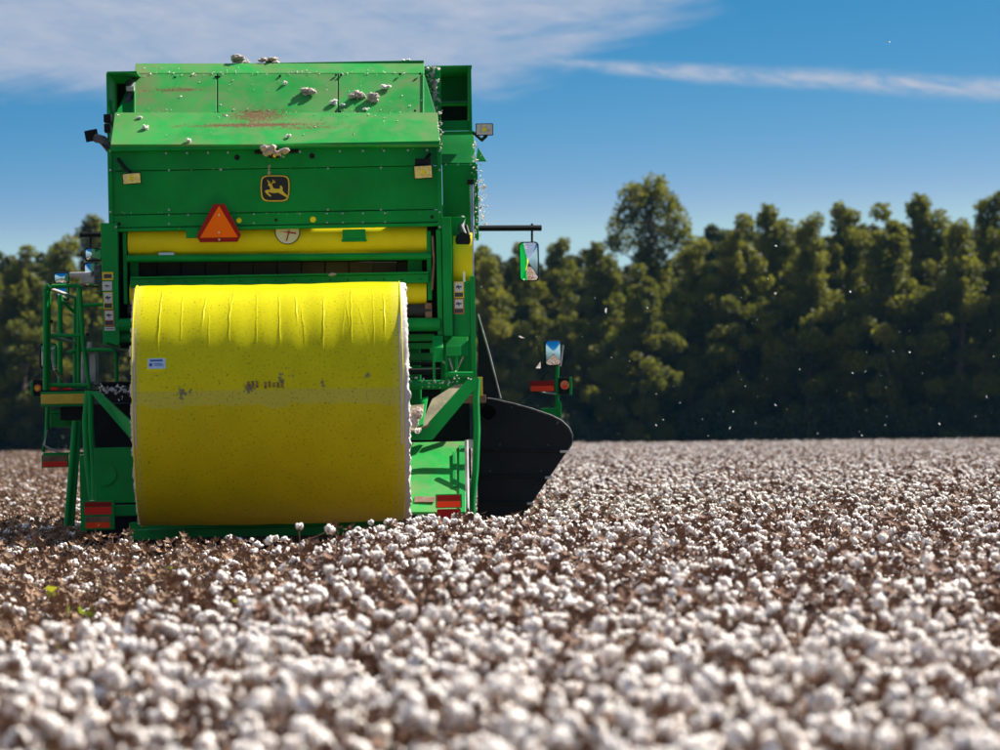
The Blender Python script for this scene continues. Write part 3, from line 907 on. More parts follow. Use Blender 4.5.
# ---- left ladder platform, rails, mirrors
plat = empty('platform', (0, 0, 0), ROOT)
fr = pbox('platform_edge', 40.5, 391.5, 86, 406.5, 0.85, 0.06, 'green', plat)
pbox('platform_nosing', 41.0, 394.0, 85.2, 404.0, 0.835, 0.012, 'yellow_paint', fr)
pbox('platform_deck', 40.5, 389.5, 135, 392, 0.9, 1.8, 'black', plat)
pbox('platform_under', 60, 406.8, 86, 420, 1.0, 0.9, 'black', plat)
pbox('deck_toolbox', 50.5, 387.0, 58.5, 391.5, 1.3, 0.2, 'bright_red', plat)
pbox('deck_toolbox', 62, 388.0, 72, 391.5, 1.5, 0.2, 'bright_red', plat)
rail = empty('handrail', (0, 0, 0), ROOT)
ptube('rail_post', [(45.5, 390, 0.9), (45.5, 291, 0.9), (46.5, 287, 0.9), (49, 285.5, 0.9)], 0.026, 'green', rail)
ptube('rail_post', [(48.6, 390, 0.95), (48.6, 290, 0.95), (52, 286.5, 0.95), (77, 285.5, 0.95), (79.5, 287, 0.95), (80, 292, 0.95), (83, 342, 0.95), (89.5, 389, 0.95)], 0.022, 'green', rail)
ptube('rail_bar', [(49, 335.5, 0.95), (84, 335.5, 0.95)], 0.018, 'green', rail)
ptube('rail_bar', [(46, 385, 0.95), (90, 385.5, 0.95)], 0.022, 'green', rail)
ptube('rail_post', [(60.0, 386, 1.6), (60.0, 295, 1.6)], 0.026, 'green', rail)
ptube('rail_post', [(75.6, 389, 1.8), (75.6, 298, 1.8)], 0.026, 'green', rail)
ptube('rail_post', [(79.0, 389, 1.5), (78.5, 288, 1.5)], 0.020, 'green', rail)
ptube('rail_bar', [(48, 288, 0.95), (76, 298, 1.8)], 0.018, 'grey_plastic', rail)
ptube('rail_bar', [(50, 337, 0.95), (76, 343, 1.8)], 0.018, 'grey_plastic', rail)
ptube('rail_bar', [(62, 301, 1.7), (75, 313, 1.8)], 0.018, 'green', rail)
ptube('rail_bar', [(54, 369, 1.3), (70, 388, 1.8)], 0.014, 'grey_plastic', rail)
ptube('rail_bar', [(79, 305.5, 1.5), (104, 304.5, 1.5)], 0.018, 'green', rail)
ptube('rail_bar', [(68, 353, 1.6), (78, 350, 1.6), (112, 350, 1.4), (116, 353, 1.4), (117, 386, 1.4)], 0.020, 'green', rail)
ptube('rail_bar', [(100, 384, 1.3), (135, 384, 1.3)], 0.024, 'black', rail)
bolts([(51.5, 321.5, 0.9), (87.5, 334.5, 0.93)], rail, 0.02, 'black')
ptube('intake_pipe', [(83.5, 385, 1.6), (84, 352, 1.6), (86, 350, 1.6), (93, 350.5, 1.6), (96, 354, 1.6), (97, 384, 1.6)], 0.03, 'grey_plastic', rail)
ptube('intake_cap', [(90.5, 349, 1.6), (90.5, 342, 1.6)], 0.035, 'grey_plastic', rail)
pbox('washer_bottle', 89.5, 354, 96, 382, 1.55, 0.1, 'grey_plastic', rail)
m3 = mirror(53.8, 272, 69.5, 284, 2.0, R(8), rot=R(8))
m4 = mirror(56.5, 286.5, 69.5, 300.5, 2.05, R(8), rot=R(8))
m5 = mirror(84.8, 247.5, 102, 261, 2.4, R(6), rot=R(8))
m6 = mirror(84.2, 262, 101.5, 287, 2.45, R(6), rot=R(8))
ptube('mirror_arm', [(80, 234.5, 2.4), (101, 234.3, 2.4)], 0.030, 'black', m5, 6)
ptube('mirror_stem', [(90.7, 230.5, 2.4), (90.7, 250, 2.42)], 0.012, 'black', m5)
ptube('mirror_arm', [(70.5, 275, 2.0), (92, 274.5, 1.9)], 0.028, 'grey_plastic', m6)
pbox('mirror_motor', 80.5, 276, 101, 283, 1.9, 0.15, 'grey_plastic', m6)
pbox('mirror_mount', 94, 265, 101.5, 284, 1.85, 0.15, 'hose', m6)
m7 = mirror(40, 343, 57.5, 369, 1.9, R(5), rot=R(25))
tl = empty('tail_light', (0, 0, 0), ROOT)
pbox('lamp_plate', 30.5, 381.5, 33, 396, 1.9, 0.02, 'green', tl)
pbox('lamp_body', 33.2, 380, 42, 396, 1.92, 0.05, 'black', tl)
ptube('lamp_lens', [(37.6, 388, 1.93), (37.6, 388, 1.88)], 0.036, 'amber', tl, 18)
ptube('lamp_lens', [(37.6, 388.5, 1.9), (37.6, 388.5, 1.87)], 0.016, 'roll_yellow', tl, 12)

# lower left: step frame, ladder and reflectors
step = empty('step_frame', (0, 0, 0), ROOT)
ptube('step_rail', [(47.5, 407, 1.2), (46.5, 430, 1.2), (43.5, 452, 1.15)], 0.020, 'green', step)
ptube('step_rail', [(50, 412, 1.2), (66, 412.5, 1.2)], 0.018, 'green', step)
pbox('step_plate', 50, 414, 72, 427, 1.3, 0.6, 'green', step)
ptube('step_cable', [(48, 430, 1.15), (44, 445, 1.1), (50, 449, 1.1), (60, 452, 1.1)], 0.014, 'grey_plastic', step)
pbox('step_tread', 43, 452.4, 82, 455, 1.1, 0.25, 'green', step)
reflector(41.5, 454.8, 68.5, 467.5, 1.05, 'rust', 'red')
lad = empty('ladder', (0, 0, 0), ROOT)
ptube('ladder_rail', [(75, 421, 0.75), (66.5, 526, 0.6)], 0.028, 'green', lad)
ptube('ladder_rail', [(79.5, 421, 0.8), (71.5, 526, 0.65)], 0.028, 'green', lad)
for y in (440, 462, 484, 506):
    x = 75 - (y - 421) * 0.081
    ptube('ladder_rung', [(x, y, 0.74), (x + 4.8, y, 0.79)], 0.016, 'green', lad, 8)
ptube('side_hoop', [(88, 391, 0.5), (85.5, 420, 0.45), (87, 455, 0.4), (92, 500, 0.35)], 0.034, 'green')
ptube('side_hoop', [(90.5, 391, 0.45), (91, 430, 0.4), (93, 455, 0.35), (94.5, 500, 0.3)], 0.030, 'green')
pquad('handler_arm', [(89, 391, 0.0), (98, 391, 0.0), (134, 424, -0.6), (134, 443, -0.6)], 0.04, 'green')
pbox('deck_side', 98, 390, 136, 402, 0.3, 0.6, 'black')
pbox('lower_post', 80, 455, 88, 532, 0.45, 0.12, 'green')
lb = pbox('lower_panel', 94.5, 447.5, 136, 503, 0.0, 0.05, 'green')
pc = P(105, 474, -0.01)
MB().tube([(pc.x, -0.02, pc.z), (pc.x, 0.0, pc.z)], 0.11, 28).build('panel_dish', 'green', lb, smooth=True)
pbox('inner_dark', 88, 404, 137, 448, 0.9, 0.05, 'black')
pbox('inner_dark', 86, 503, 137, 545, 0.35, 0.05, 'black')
rf = pbox('reflector_frame', 82.5, 500.5, 114.5, 530, -0.30, 0.05, 'green')
for (y0, y1, mt) in ((502, 506.6, 'dark_red'), (507.2, 514.5, 'red'), (516.8, 521.8, 'rust'), (522.4, 528, 'bright_red')):
    pbox('reflector_strip', 84.5 + (y0 > 515) * 1.2, y0, 111.5 - (y0 > 515) * 1.4, y1, -0.306, 0.008, mt, rf, 0)
q = P(98.5, 525.3, -0.31)
MB().tube([(q.x, q.y, q.z), (q.x, q.y - 0.008, q.z)], 0.016, 14).build('reflector_bolt', 'amber', rf, smooth=True)
pbox('frame_beam', 114, 505, 137, 516, -0.1, 0.1, 'green')
pbox('handler_bar', 131, 527.5, 408, 537.5, -1.05, 0.22, 'green')
pbox('handler_bar', 129, 520, 410, 534, -0.3, 0.3, 'green')

# ---- main hull and wheels (mostly hidden, carry the machine)
MB().box((-1.35, 0.85, 1.9), (1.45, 5.2, 4.35)).build('builder_hull', 'green', ROOT, bevel=0.03)
MB().box((-0.95, 0.3, 0.75), (1.0, 5.6, 1.6)).build('chassis', 'black', ROOT, bevel=0.03)


def wheel(x, y, r, w):
    e = empty('wheel', (0, 0, 0), ROOT)
    prof = [(-w / 2, r * .55), (-w / 2, r * .9), (-w * .36, r), (w * .36, r), (w / 2, r * .9), (w / 2, r * .55)]
    n = 40
    t = MB()
    vs = []; fs = []
    for k in range(n):
        a = 2 * math.pi * k / n
        rr = 1.0 + (0.025 if k % 2 else 0.0)
        for (px_, pr) in prof:
            q = pr * (rr if pr > r * .95 else 1.0)
            vs.append((x + px_, y + q * math.cos(a), r + 0.0 + q * math.sin(a)))
    m_ = len(prof)
    for k in range(n):
        for i in range(m_):
            fs.append((k * m_ + i, k * m_ + (i + 1) % m_, ((k + 1) % n) * m_ + (i + 1) % m_, ((k + 1) % n) * m_ + i))
    t._add(vs, fs); t.build('tyre', 'rubber', e, smooth=True)
    MB().tube([(x - w * .3, y, r), (x + w * .3, y, r)], r * .56, 28).build('rim', 'yellow_paint', e, smooth=True)
    MB().tube([(x - w * .36, y, r), (x + w * .36, y, r)], r * .18, 16).build('hub', 'black', e, smooth=True)


wheel(-1.25, 1.7, 0.72, 0.5); wheel(1.20, 1.7, 0.72, 0.5)
wheel(-1.25, 5.2, 0.95, 0.55); wheel(1.25, 5.2, 0.95, 0.55)


# ------------------------------------------------------------------ the bale
def build_bale():
    yl = -1.35
    rad = 1.118
    a = P(132.5, 408, yl - 0.9); b = P(400.0, 406, yl - 0.9)
    top = P(268, 284.0, yl); c_z = top.z - rad
    c_x = (a.x + b.x) / 2; half = (b.x - a.x) / 2
    root = empty('cotton_bale')
    root.matrix_world = M_M @ Matrix.Translation((c_x, yl, c_z - rad)) @ Matrix.Rotation(R(1.4), 4, 'Z')
    tag(root, 'big round cotton bale wrapped in yellow film behind the green picker', 'cotton bale')
    nu, nv = 200, 420
    # creases pressed into the film: (u, start angle, length, slant)
    cre = []
    for px, y0, y1, sl in ((160, 292, 345, -.02), (181, 292, 338, -.01), (204, 300, 330, -.03), (208, 318, 344, 0), (228, 300, 342, 0), (232, 292, 318, -.04), (255, 295, 343, 0), (277, 293, 342, .01),
                           (294, 298, 318, .01), (300, 312, 345, .03), (322, 300, 345, -.01), (343, 310, 338, -.03), (349, 296, 343, 0), (345, 308, 325, .02), (358, 312, 340, .06), (371, 290, 345, 0), (382, 300, 330, .0)):
        p0 = P(px, y0, yl - 0.6); p1 = P(px, y1, yl - 1.0)
        t0 = math.asin(min(0.999, (p0.z - c_z) / rad)); t1 = math.asin(min(0.99, (p1.z - c_z) / rad))
        cre.append((p0.x - c_x, t0, t1, sl))
    us = np.linspace(-half, half, nu)
    for c in cre:                                 # extra lines along each crease
        us = np.concatenate([us, c[0] + np.array([-.016, -.011, -.006, 0, .006, .011, .016])])
    us = np.sort(np.unique(np.clip(us, -half, half)))
    th = np.linspace(0, 2 * math.pi, nv, endpoint=False)       # angle up from the rear
    Ug, T = np.meshgrid(us, th, indexing='ij')
    r = rad + 0.010 * np.sin(T * 3 + 1) * np.cos(Ug * 2.2) - 0.008 * (np.abs(Ug) / half) ** 8
    rs = np.random.default_rng(3)
    for k in range(26):
        f, ph, g = rs.uniform(4, 26), rs.uniform(0, 6.28), rs.uniform(-3, 3)
        r += 0.0004 * np.sin(Ug * f + T * g + ph)
    for (cu, t0, t1, sl) in cre:
        lin = cu + sl * (t0 - T) / max(0.05, (t0 - t1)) + 0.0025 * np.sin(T * 31 + cu * 40)
        w = np.exp(-((Ug - lin) / 0.0055) ** 2) * (1 / (1 + np.exp((T - t0 - 0.05) * 40))) * (1 / (1 + np.exp((t1 - T) * 40)))
        r += (0.0018 + 0.0028 * ((cu * 7.3) % 1.0)) * w
    X = Ug; Y = -r * np.cos(T); Z = r * np.sin(T) + rad
    co = np.stack([X, Y, Z], -1).reshape(-1, 3)
    n_u = len(us)
    idx = np.arange(n_u * nv).reshape(n_u, nv)
    q = np.stack([idx[:-1, :], np.roll(idx, -1, 1)[:-1, :], np.roll(idx, -1, 1)[1:, :], idx[1:, :]], -1).reshape(-1, 4)
    me = bpy.data.meshes.new('wrap')
    me.from_pydata(co.tolist(), [], q.tolist())
    uvl = me.uv_layers.new(name='UVMap')
    Vv = np.where(T > math.pi, T - 2 * math.pi, T) * rad
    uvv = np.stack([X, Vv], -1).reshape(-1, 2)
    li = np.zeros(len(me.loops), dtype=np.int64); me.loops.foreach_get('vertex_index', li)
    uvl.data.foreach_set('uv', uvv[li].astype(np.float32).ravel())
    me.materials.append(MATS['wrap_film']); me.shade_smooth()
    bm = bmesh.new(); bm.from_mesh(me); bmesh.ops.recalc_face_normals(bm, faces=bm.faces); bm.to_mesh(me); bm.free()
    o = bpy.data.objects.new('wrap', me); COL.objects.link(o); o.parent = root
    # lint bulging out of both ends
    for s in (-1, 1):
        vs = []; fs = []
        rings = 22; n = 420
        for i in range(rings):
            f = i / (rings - 1)
            rr = (rad - 0.006) * (1 - f ** 2.2 * 0.995)
            for k in range(n):
                t = 2 * math.pi * k / n
                x = half - 0.02 + (0.075 if s > 0 else 0.038) * min(1, (i / 2.0)) ** 0.5
                y, z = -rr * math.cos(t), rr * math.sin(t) + rad
                d = 0.022 * mnoise.noise((y * 9, z * 9, s)) + 0.016 * mnoise.noise((y * 23, z * 23, s * 2)) + 0.018 * mnoise.noise((y * 61, z * 61, s * 2))
                vs.append((s * (x + (d if i > 0 else 0)), y, z))
        for i in range(rings - 1):
            for k in range(n):
                fs.append((i * n + k, i * n + (k + 1) % n, (i + 1) * n + (k + 1) % n, (i + 1) * n + k))
        m = MB(); m._add(vs, fs); m.build('end_lint', 'bale_lint', root, smooth=False).data.shade_smooth()
    # film rolled over the right edge
    for s in (-1, 1):
        pts = [(s * (half + 0.006), -(rad + 0.002) * math.cos(t), (rad + 0.002) * math.sin(t) + rad) for t in np.linspace(0, 2 * math.pi, 121)]
        MB().tube(pts, 0.006, 6).build('wrap_edge', 'roll_yellow', root, smooth=True)
    # sticker: follows the curve
    p = P(154.3, 364.6, yl - 1.03)
    u0 = p.x - c_x; ta = math.asin((p.z - c_z) / rad)
    def patch(name, u_a, u_b, t_a, t_b, lift, mat, par):
        vs = []; fs = []
        for i in range(7):
            t = t_a + (t_b - t_a) * i / 6
            for u in (u_a, u_b):
                for l in (lift, lift - 0.003):
                    vs.append((u, -(rad + l) * math.cos(t), (rad + l) * math.sin(t) + rad))
        for i in range(6):
            o_ = i * 4
            fs += [(o_, o_ + 2, o_ + 6, o_ + 4), (o_ + 1, o_ + 5, o_ + 7, o_ + 3), (o_, o_ + 4, o_ + 5, o_ + 1), (o_ + 2, o_ + 3, o_ + 7, o_ + 6)]
        fs += [(0, 1, 3, 2), (24, 26, 27, 25)]
        m = MB(); m._add(vs, fs); return m.build(name, mat, par)
    st = patch('sticker', u0 - .078, u0 + .078, ta - .043, ta + .043, .024, 'sticker_blue', root)
    patch('sticker_text', u0 - .06, u0 + .055, ta + .018, ta + .032, .027, 'sticker_ink', st)
    patch('sticker_text', u0 - .066, u0 - .04, ta - .022, ta + .002, .027, 'sticker_ink', st)
    patch('sticker_text', u0 - .02, u0 + .05, ta - .004, ta + .001, .027, 'sticker_ink', st)
    patch('sticker_text', u0 - .02, u0 + .06, ta - .018, ta - .013, .027, 'sticker_ink', st)
    # faint stamped characters above the scuffs: small dark strokes
    rs = random.Random(5)
    p = P(250, 385, yl - 1.05); t_c = math.asin((p.z - c_z) / rad)
    for k in range(9):
        uu = (P(246 + k * 4.2, 385, yl - 1.05).x - c_x)
        if k in (3,): continue
        patch('stamp_character', uu - .012, uu + .010, t_c - .028 + rs.uniform(-.006, .006), t_c + .022 + rs.uniform(-.01, .008), .0155, 'stamp_ink', root)
    return c_x, yl, c_z, rad, half


pbr('stamp_ink', (0.25, 0.14, 0.02), 0.6, var=0.6, scale=40)
BALE = build_bale()
pbox('cradle_strap', 160, 536.5, 380, 540, -1.2, 0.4, 'rubber')


# ------------------------------------------------------------------ cotton tufts lying on the machine
def merge(name, parts, mats):
    """parts: list of (verts (n,3), faces, material index, smooth)"""
    vs = []; fs = []; mi = []; sm = []
    for v, f, k, s in parts:
        o = len(vs)
        vs += [tuple(x) for x in v]; fs += [tuple(i + o for i in q) for q in f]; mi += [k] * len(f); sm += [s] * len(f)
    me = bpy.data.meshes.new(name); me.from_pydata(vs, [], fs)
    for m in mats: me.materials.append(MATS[m])
    me.polygons.foreach_set('material_index', mi); me.polygons.foreach_set('use_smooth', sm)
    return me


def ico(sub):
    bm = bmesh.new(); bmesh.ops.create_icosphere(bm, subdivisions=sub, radius=1.0)
    v = np.array([x.co[:] for x in bm.verts]); f = [tuple(x.index for x in q.verts) for q in bm.faces]; bm.free()
    return v, f


def tube_part(pts, r0, r1, n=4, mi=1):
    m = MB(); m.tube(pts, r0, n, 0, r1)
    return (m.v, m.f, mi, False)


def lump_mesh(name, rx, ry, rz, seed, mat, sub=3, amp=0.5):
    """a torn wad of lint: several ragged lobes with loose fibres"""
    rs = random.Random(seed); parts = []
    base = ico(3)
    k_n = 7
    for k in range(k_n):
        c = Vector((rs.uniform(-.75, .75) * rx, rs.uniform(-.6, .6) * ry, rs.uniform(-.55, .55) * rz))
        f = rs.uniform(.38, .62)
        vs = []
        for d in base[0]:
            d = Vector(d)
            q = 1 + amp * mnoise.noise(d * 1.9 + Vector((seed * 3.1, k, 0))) + amp * .7 * mnoise.noise(d * 5 + Vector((seed, k, 7))) + amp * .5 * mnoise.noise(d * 13 + Vector((seed, k, 3)))
            vs.append(c + Vector((d.x * min(rx, rz * 1.6) * f, d.y * ry * f, d.z * min(rz, rx * 1.6) * f)) * q)
        parts.append((vs, base[1], 0, True))
    r = min(rx, rz)
    for k in range(26):
        d = Vector((rs.gauss(0, 1), rs.gauss(0, 1), rs.gauss(0, 1))).normalized()
        p = Vector((d.x * rx * .8, d.y * ry * .8, d.z * rz * .8)); e = p + d * r * rs.uniform(.2, .5) + Vector((rs.uniform(-.2, .2), 0, rs.uniform(-.2, .2))) * r
        parts.append(tube_part([p, p.lerp(e, .5) + Vector((0, 0, rs.uniform(-.1, .1) * r)), e], r * .07, r * .02, 3, 0))
    return merge(name, parts, [mat])


def tuft(px, py, yl, w, h, label, seed, mat='lint', depth=None, group=None):
    s = 1 / 103.0
    me = lump_mesh('cotton_tuft', w * s / 2, (depth or h) * s / 2, h * s / 2, seed, mat)
    o = bpy.data.objects.new('cotton_tuft', me); COL.objects.link(o)
    o.matrix_world = M_M @ Matrix.Translation(P(px, py, yl))
    tag(o, label, 'cotton tuft', group)


def hood_y(py):
    if py > 114: return -0.10 + (144.5 - py) / 32 * 0.57
    if py > 73: return 0.485 + (114.6 - py) / 41 * 0.515
    return 1.0 + (73.2 - py) / 10 * 0.2


for (px, py, w, h, lab, sd, mt) in (
        (309, 92.0, 15, 9.5, 'fluffy cotton tuft alone on the middle hood panel', 1, 'dirty_lint'),
        (357, 96.0, 15, 12, 'largest cotton tuft lying on the right hood panel', 2, 'dirty_lint'),
        (373, 98.0, 13, 10.5, 'round cotton tuft touching the largest one on the hood', 3, 'dirty_lint'),
        (386, 87.0, 11, 5, 'small flat cotton tuft nearest the right edge of the hood', 4, 'lint'),
        (334, 102, 7, 6, 'small white cotton tuft beside the right hood seam', 5, 'lint'),
        (343, 105, 5, 3.5, 'tiny cotton tuft just right of the hood seam', 6, 'lint'),
        (366, 109, 7, 3.2, 'thin cotton tuft at the lower hood fold', 7, 'lint'),
        (146, 127.5, 6, 6, 'white cotton tuft on the left of the hood apron', 8, 'lint'),
        (189, 140.5, 5, 5, 'white cotton tuft near the apron edge left of the emblem', 9, 'lint'),
        (288, 136, 4.5, 4, 'small cotton tuft on the apron above the emblem', 10, 'lint'),
        (285, 83, 3.5, 5, 'upright wisp of cotton near the top of the hood', 11, 'lint'),
        (140, 117.5, 6, 3.5, 'cotton tuft caught at the left end of the hood fold', 12, 'lint')):
    tuft(px, py, hood_y(py) - 0.03, w, h, lab, sd, mt)
tuft(240, 60.5, 1.3, 20, 11, 'left heap of dirty cotton on the roof ridge', 21, 'dirty_lint', 18)
tuft(267, 61.5, 1.3, 26, 8, 'right heap of dirty cotton on the roof ridge', 22, 'dirty_lint', 18)
tuft(406, 60.5, 1.3, 9, 4, 'small cotton scrap on the right end of the roof ridge', 23, 'lint')
tuft(431, 72, 1.28, 10, 12, 'dirty cotton wad stuck at the upper right hood corner', 24, 'dirty_lint')
tuft(432, 85, 1.28, 10, 12, 'lower dirty cotton wad beside the right hood edge', 25, 'dirty_lint')
tuft(268, 150, -0.20, 13, 10, 'cotton wad over the left of the centre lamp', 26, 'dirty_lint')
tuft(281, 152.5, -0.20, 14, 8, 'cotton wad over the right of the centre lamp', 27, 'dirty_lint')
tuft(270, 168, -0.06, 3.4, 22, 'strand of cotton hanging from the centre lamp over the emblem', 28, 'dirty_lint', 5)
tuft(332, 274.5, -0.07, 7, 4, 'cotton scrap on the beam above the bale', 29, 'dirty_lint')
tuft(414, 418, -1.28, 12, 17, 'dirty cotton heap in the handler tray right of the bale', 30, 'dirty_lint')
tuft(406.5, 366, -1.5, 8, 13, 'clump of cotton bulging from the bale end', 31, 'lint')
tuft(417.5, 431, -1.42, 4, 5, 'small cotton scrap on the handler arm', 32, 'lint')


def scatter_flecks():
    """fine lint flecks over hood, panels and rails: uncountable, one mesh"""
    rs = random.Random(3); m = MB()
    def fleck(p, s):
        vs = []
        for k in range(6):
            d = Vector((rs.gauss(0, 1), rs.gauss(0, .5), rs.gauss(0, 1))); d.normalize()
            vs.append(p + d * s * rs.uniform(.5, 1.2))
        m._add(vs, [(0, 1, 2), (2, 3, 4), (0, 3, 5), (1, 4, 5), (0, 2, 4), (1, 3, 5)])
    for _ in range(170):
        x = rs.uniform(118, 432); y = rs.choice([rs.uniform(66, 142), rs.gauss(113, 2.5), rs.gauss(73, 1.5)])
        if y < 66 or y > 142: continue
        if y < 114 and not 137 < x < 422: continue
        fleck(P(x, y, hood_y(y) - 0.012), rs.choice((.006, .009, .013)))
    for _ in range(60):
        fleck(P(rs.uniform(472, 478), rs.uniform(140, 240), 0.5), rs.choice((.008, .014, .02)))
    for _ in range(70):
        fleck(P(478 + abs(rs.gauss(0, 4)), rs.gauss(198, 14), 0.55), rs.choice((.010, .016, .022)))
    for _ in range(40):
        fleck(P(rs.uniform(404, 475), rs.gauss(382, 4), -0.25), rs.choice((.01, .016, .022)))
    for _ in range(60):
        fleck(P(rs.uniform(98, 134), rs.gauss(390, 3), 0.28), rs.choice((.012, .018, .026)))
    for _ in range(90):
        fleck(P(433 + rs.gauss(0, 2.5), rs.uniform(66, 112), 1.2), rs.choice((.010, .018, .028)))
    for _ in range(40):
        fleck(P(440 + rs.gauss(0, 1.2), rs.uniform(110, 150), -0.06), rs.choice((.008, .013)))
    for _ in range(50):
        fleck(P(rs.uniform(112, 440), rs.choice((148, 169, 213, 228)) + rs.gauss(0, .6), -0.035), .007)
    o = m.build('lint_flecks', 'lint'); o.matrix_world = M_M
    tag(o, 'fine white lint flecks stuck all over the green machine', 'lint', kind='stuff')
scatter_flecks()


# ------------------------------------------------------------------ cotton plants
ICO1, ICO2 = ico(1), ico(2)


def boll_parts(seed, hi=True, size=1.0):
    rs = random.Random(seed); out = []
    base = ICO2 if hi else ICO1
    n = rs.choice((4, 4, 5))
    for k in range(n + 1):
        a = 2 * math.pi * k / n + rs.uniform(-.3, .3)
        if k < n:
            c = Vector((math.cos(a) * .025, math.sin(a) * .025, .016 + rs.uniform(-.004, .008)))
            ax = Vector((math.cos(a), math.sin(a), .75)).normalized(); L = rs.uniform(.024, .031); w = rs.uniform(.019, .024)
        else:
            c = Vector((0, 0, .022)); ax = Vector((0, 0, 1)); L = .022; w = .021
        vs = []
        for d in base[0]:
            d = Vector(d)
            t = d.dot(ax)
            q = ax * t * L + (d - ax * t) * w
            q *= 1 + .62 * mnoise.noise(d * 2.1 + Vector((seed, k * 3, 0))) + .30 * mnoise.noise(d * 5 + Vector((seed, k, 9)))
            vs.append((q + c) * size)
        out.append((vs, base[1], 0, True))
    for k in range(5):                                # dry bur petals
        a = 2 * math.pi * (k + .5) / 5 + rs.uniform(-.2, .2)
        d = Vector((math.cos(a), math.sin(a), 0)); s = Vector((-d.y, d.x, 0))
        p = [d * .004 + s * .008, d * .030 + s * .013 + Vector((0, 0, -.002)), d * .052 + Vector((0, 0, .012 + rs.uniform(-.01, .012))), d * .030 - s * .013 + Vector((0, 0, -.002)), d * .004 - s * .008]
        out.append(([x * size for x in p], [(0, 1, 3, 4), (1, 2, 3)], 1, False))
    return out


def bur_parts(seed, size=1.0):
    rs = random.Random(seed); out = []
    for k in range(5):
        a = 2 * math.pi * (k + .5) / 5 + rs.uniform(-.25, .25)
        d = Vector((math.cos(a), math.sin(a), 0)); s = Vector((-d.y, d.x, 0)); lift = rs.uniform(.008, .03)
        p = [s * .006, d * .022 + s * .012 + Vector((0, 0, .006)), d * .042 + Vector((0, 0, lift)), d * .022 - s * .012 + Vector((0, 0, .006)), -s * .006]
        out.append(([x * size for x in p], [(0, 1, 3, 4), (1, 2, 3)], 1, False))
    if rs.random() < .25:                             # a shred of lint left behind
        v = [(Vector(x) * .011 + Vector((0, 0, .012))) * size for x in ICO1[0]]
        out.append((v, ICO1[1], 3, True))
    return out


BOLL_M = []
for i in range(5):
    BOLL_M.append(merge('boll', boll_parts(100 + i, True, 1.22 - 0.05 * i), ['lint', 'bur']))


def plant_layout(seed, picked=False):
    """stalk polylines and boll places for one plant, base at origin"""
    rs = random.Random(seed)
    H = rs.uniform(.80, .94) if not picked else rs.uniform(.70, .86)
    lean = Vector((rs.uniform(-.07, .07), rs.uniform(-.07, .07), 0))
    main = [Vector((0, 0, 0)) + lean * (t ** 2) + Vector((rs.uniform(-.012, .012), rs.uniform(-.012, .012), H * t)) for t in (0, .25, .5, .75, 1)]
    def on(t):
        k = min(3, int(t * 4)); f = t * 4 - k
        return main[k].lerp(main[k + 1], f)
    br = []; bolls = []
    nb = rs.randint(12, 14)
    for k in range(nb):
        t = .30 + .64 * k / (nb - 1)
        a = k * 2.4 + rs.uniform(-.5, .5)
        L = (.30 - .20 * max(0, t - .35)) * rs.uniform(.55, 1.0)
        d = Vector((math.cos(a), math.sin(a), rs.uniform(.25, .7))).normalized()
        p0 = on(t); p1 = p0 + d * L * .6; p2 = p0 + d * L + Vector((0, 0, rs.uniform(-.03, .03)))
        br.append([p0, p1, p2])
        ax = (d + Vector((rs.uniform(-.5, .5), rs.uniform(-.5, .5), rs.uniform(.1, .9)))).normalized()
        bolls.append((p2, ax, rs.uniform(.82, 1.18)))
        if rs.random() < .55:
            q = p1 + Vector((rs.uniform(-.05, .05), rs.uniform(-.05, .05), rs.uniform(.01, .06)))
            br.append([p1, q]); bolls.append((q, (q - p1).normalized(), rs.uniform(.7, 1.0)))
    bolls.append((main[-1] + Vector((0, 0, .01)), Vector((rs.uniform(-.4, .4), rs.uniform(-.4, .4), 1)).normalized(), rs.uniform(.75, 1.05)))
    return main, br, bolls, rs


def stalk_parts(main, br, rs, mi=0, leaves=9, picked=False):
    out = [tube_part(main, .0065, .003, 5, mi)]
    for b in br: out.append(tube_part(b, .0034, .0018, 3, mi))
    for k in range(leaves):                            # curled dry leaves and bracts
        b = rs.choice(br); p = b[-1].lerp(b[0], rs.uniform(0, .8)) + Vector((rs.uniform(-.04, .04), rs.uniform(-.04, .04), rs.uniform(-.05, .04)))
        s = rs.uniform(.014, .034)
        u = Vector((rs.gauss(0, 1), rs.gauss(0, 1), rs.gauss(0, .6))).normalized(); w = u.cross(Vector((rs.gauss(0, 1), rs.gauss(0, 1), rs.gauss(0, 1)))).normalized(); n = u.cross(w)
        out.append(([p - u * s, p + w * s * .7 + n * s * .3, p + u * s * 1.1, p - w * s * .7 + n * s * .4], [(0, 1, 2), (0, 2, 3)], 1, False))
    return out


def xf(parts, M):
    return [([M @ Vector(x) for x in v], f, k, s) for v, f, k, s in parts]


def place(p, ax, s, spin):
    q = Vector((0, 0, 1)).rotation_difference(ax)
    return Matrix.Translation(p) @ q.to_matrix().to_4x4() @ Matrix.Rotation(spin, 4, 'Z') @ Matrix.Scale(s, 4)


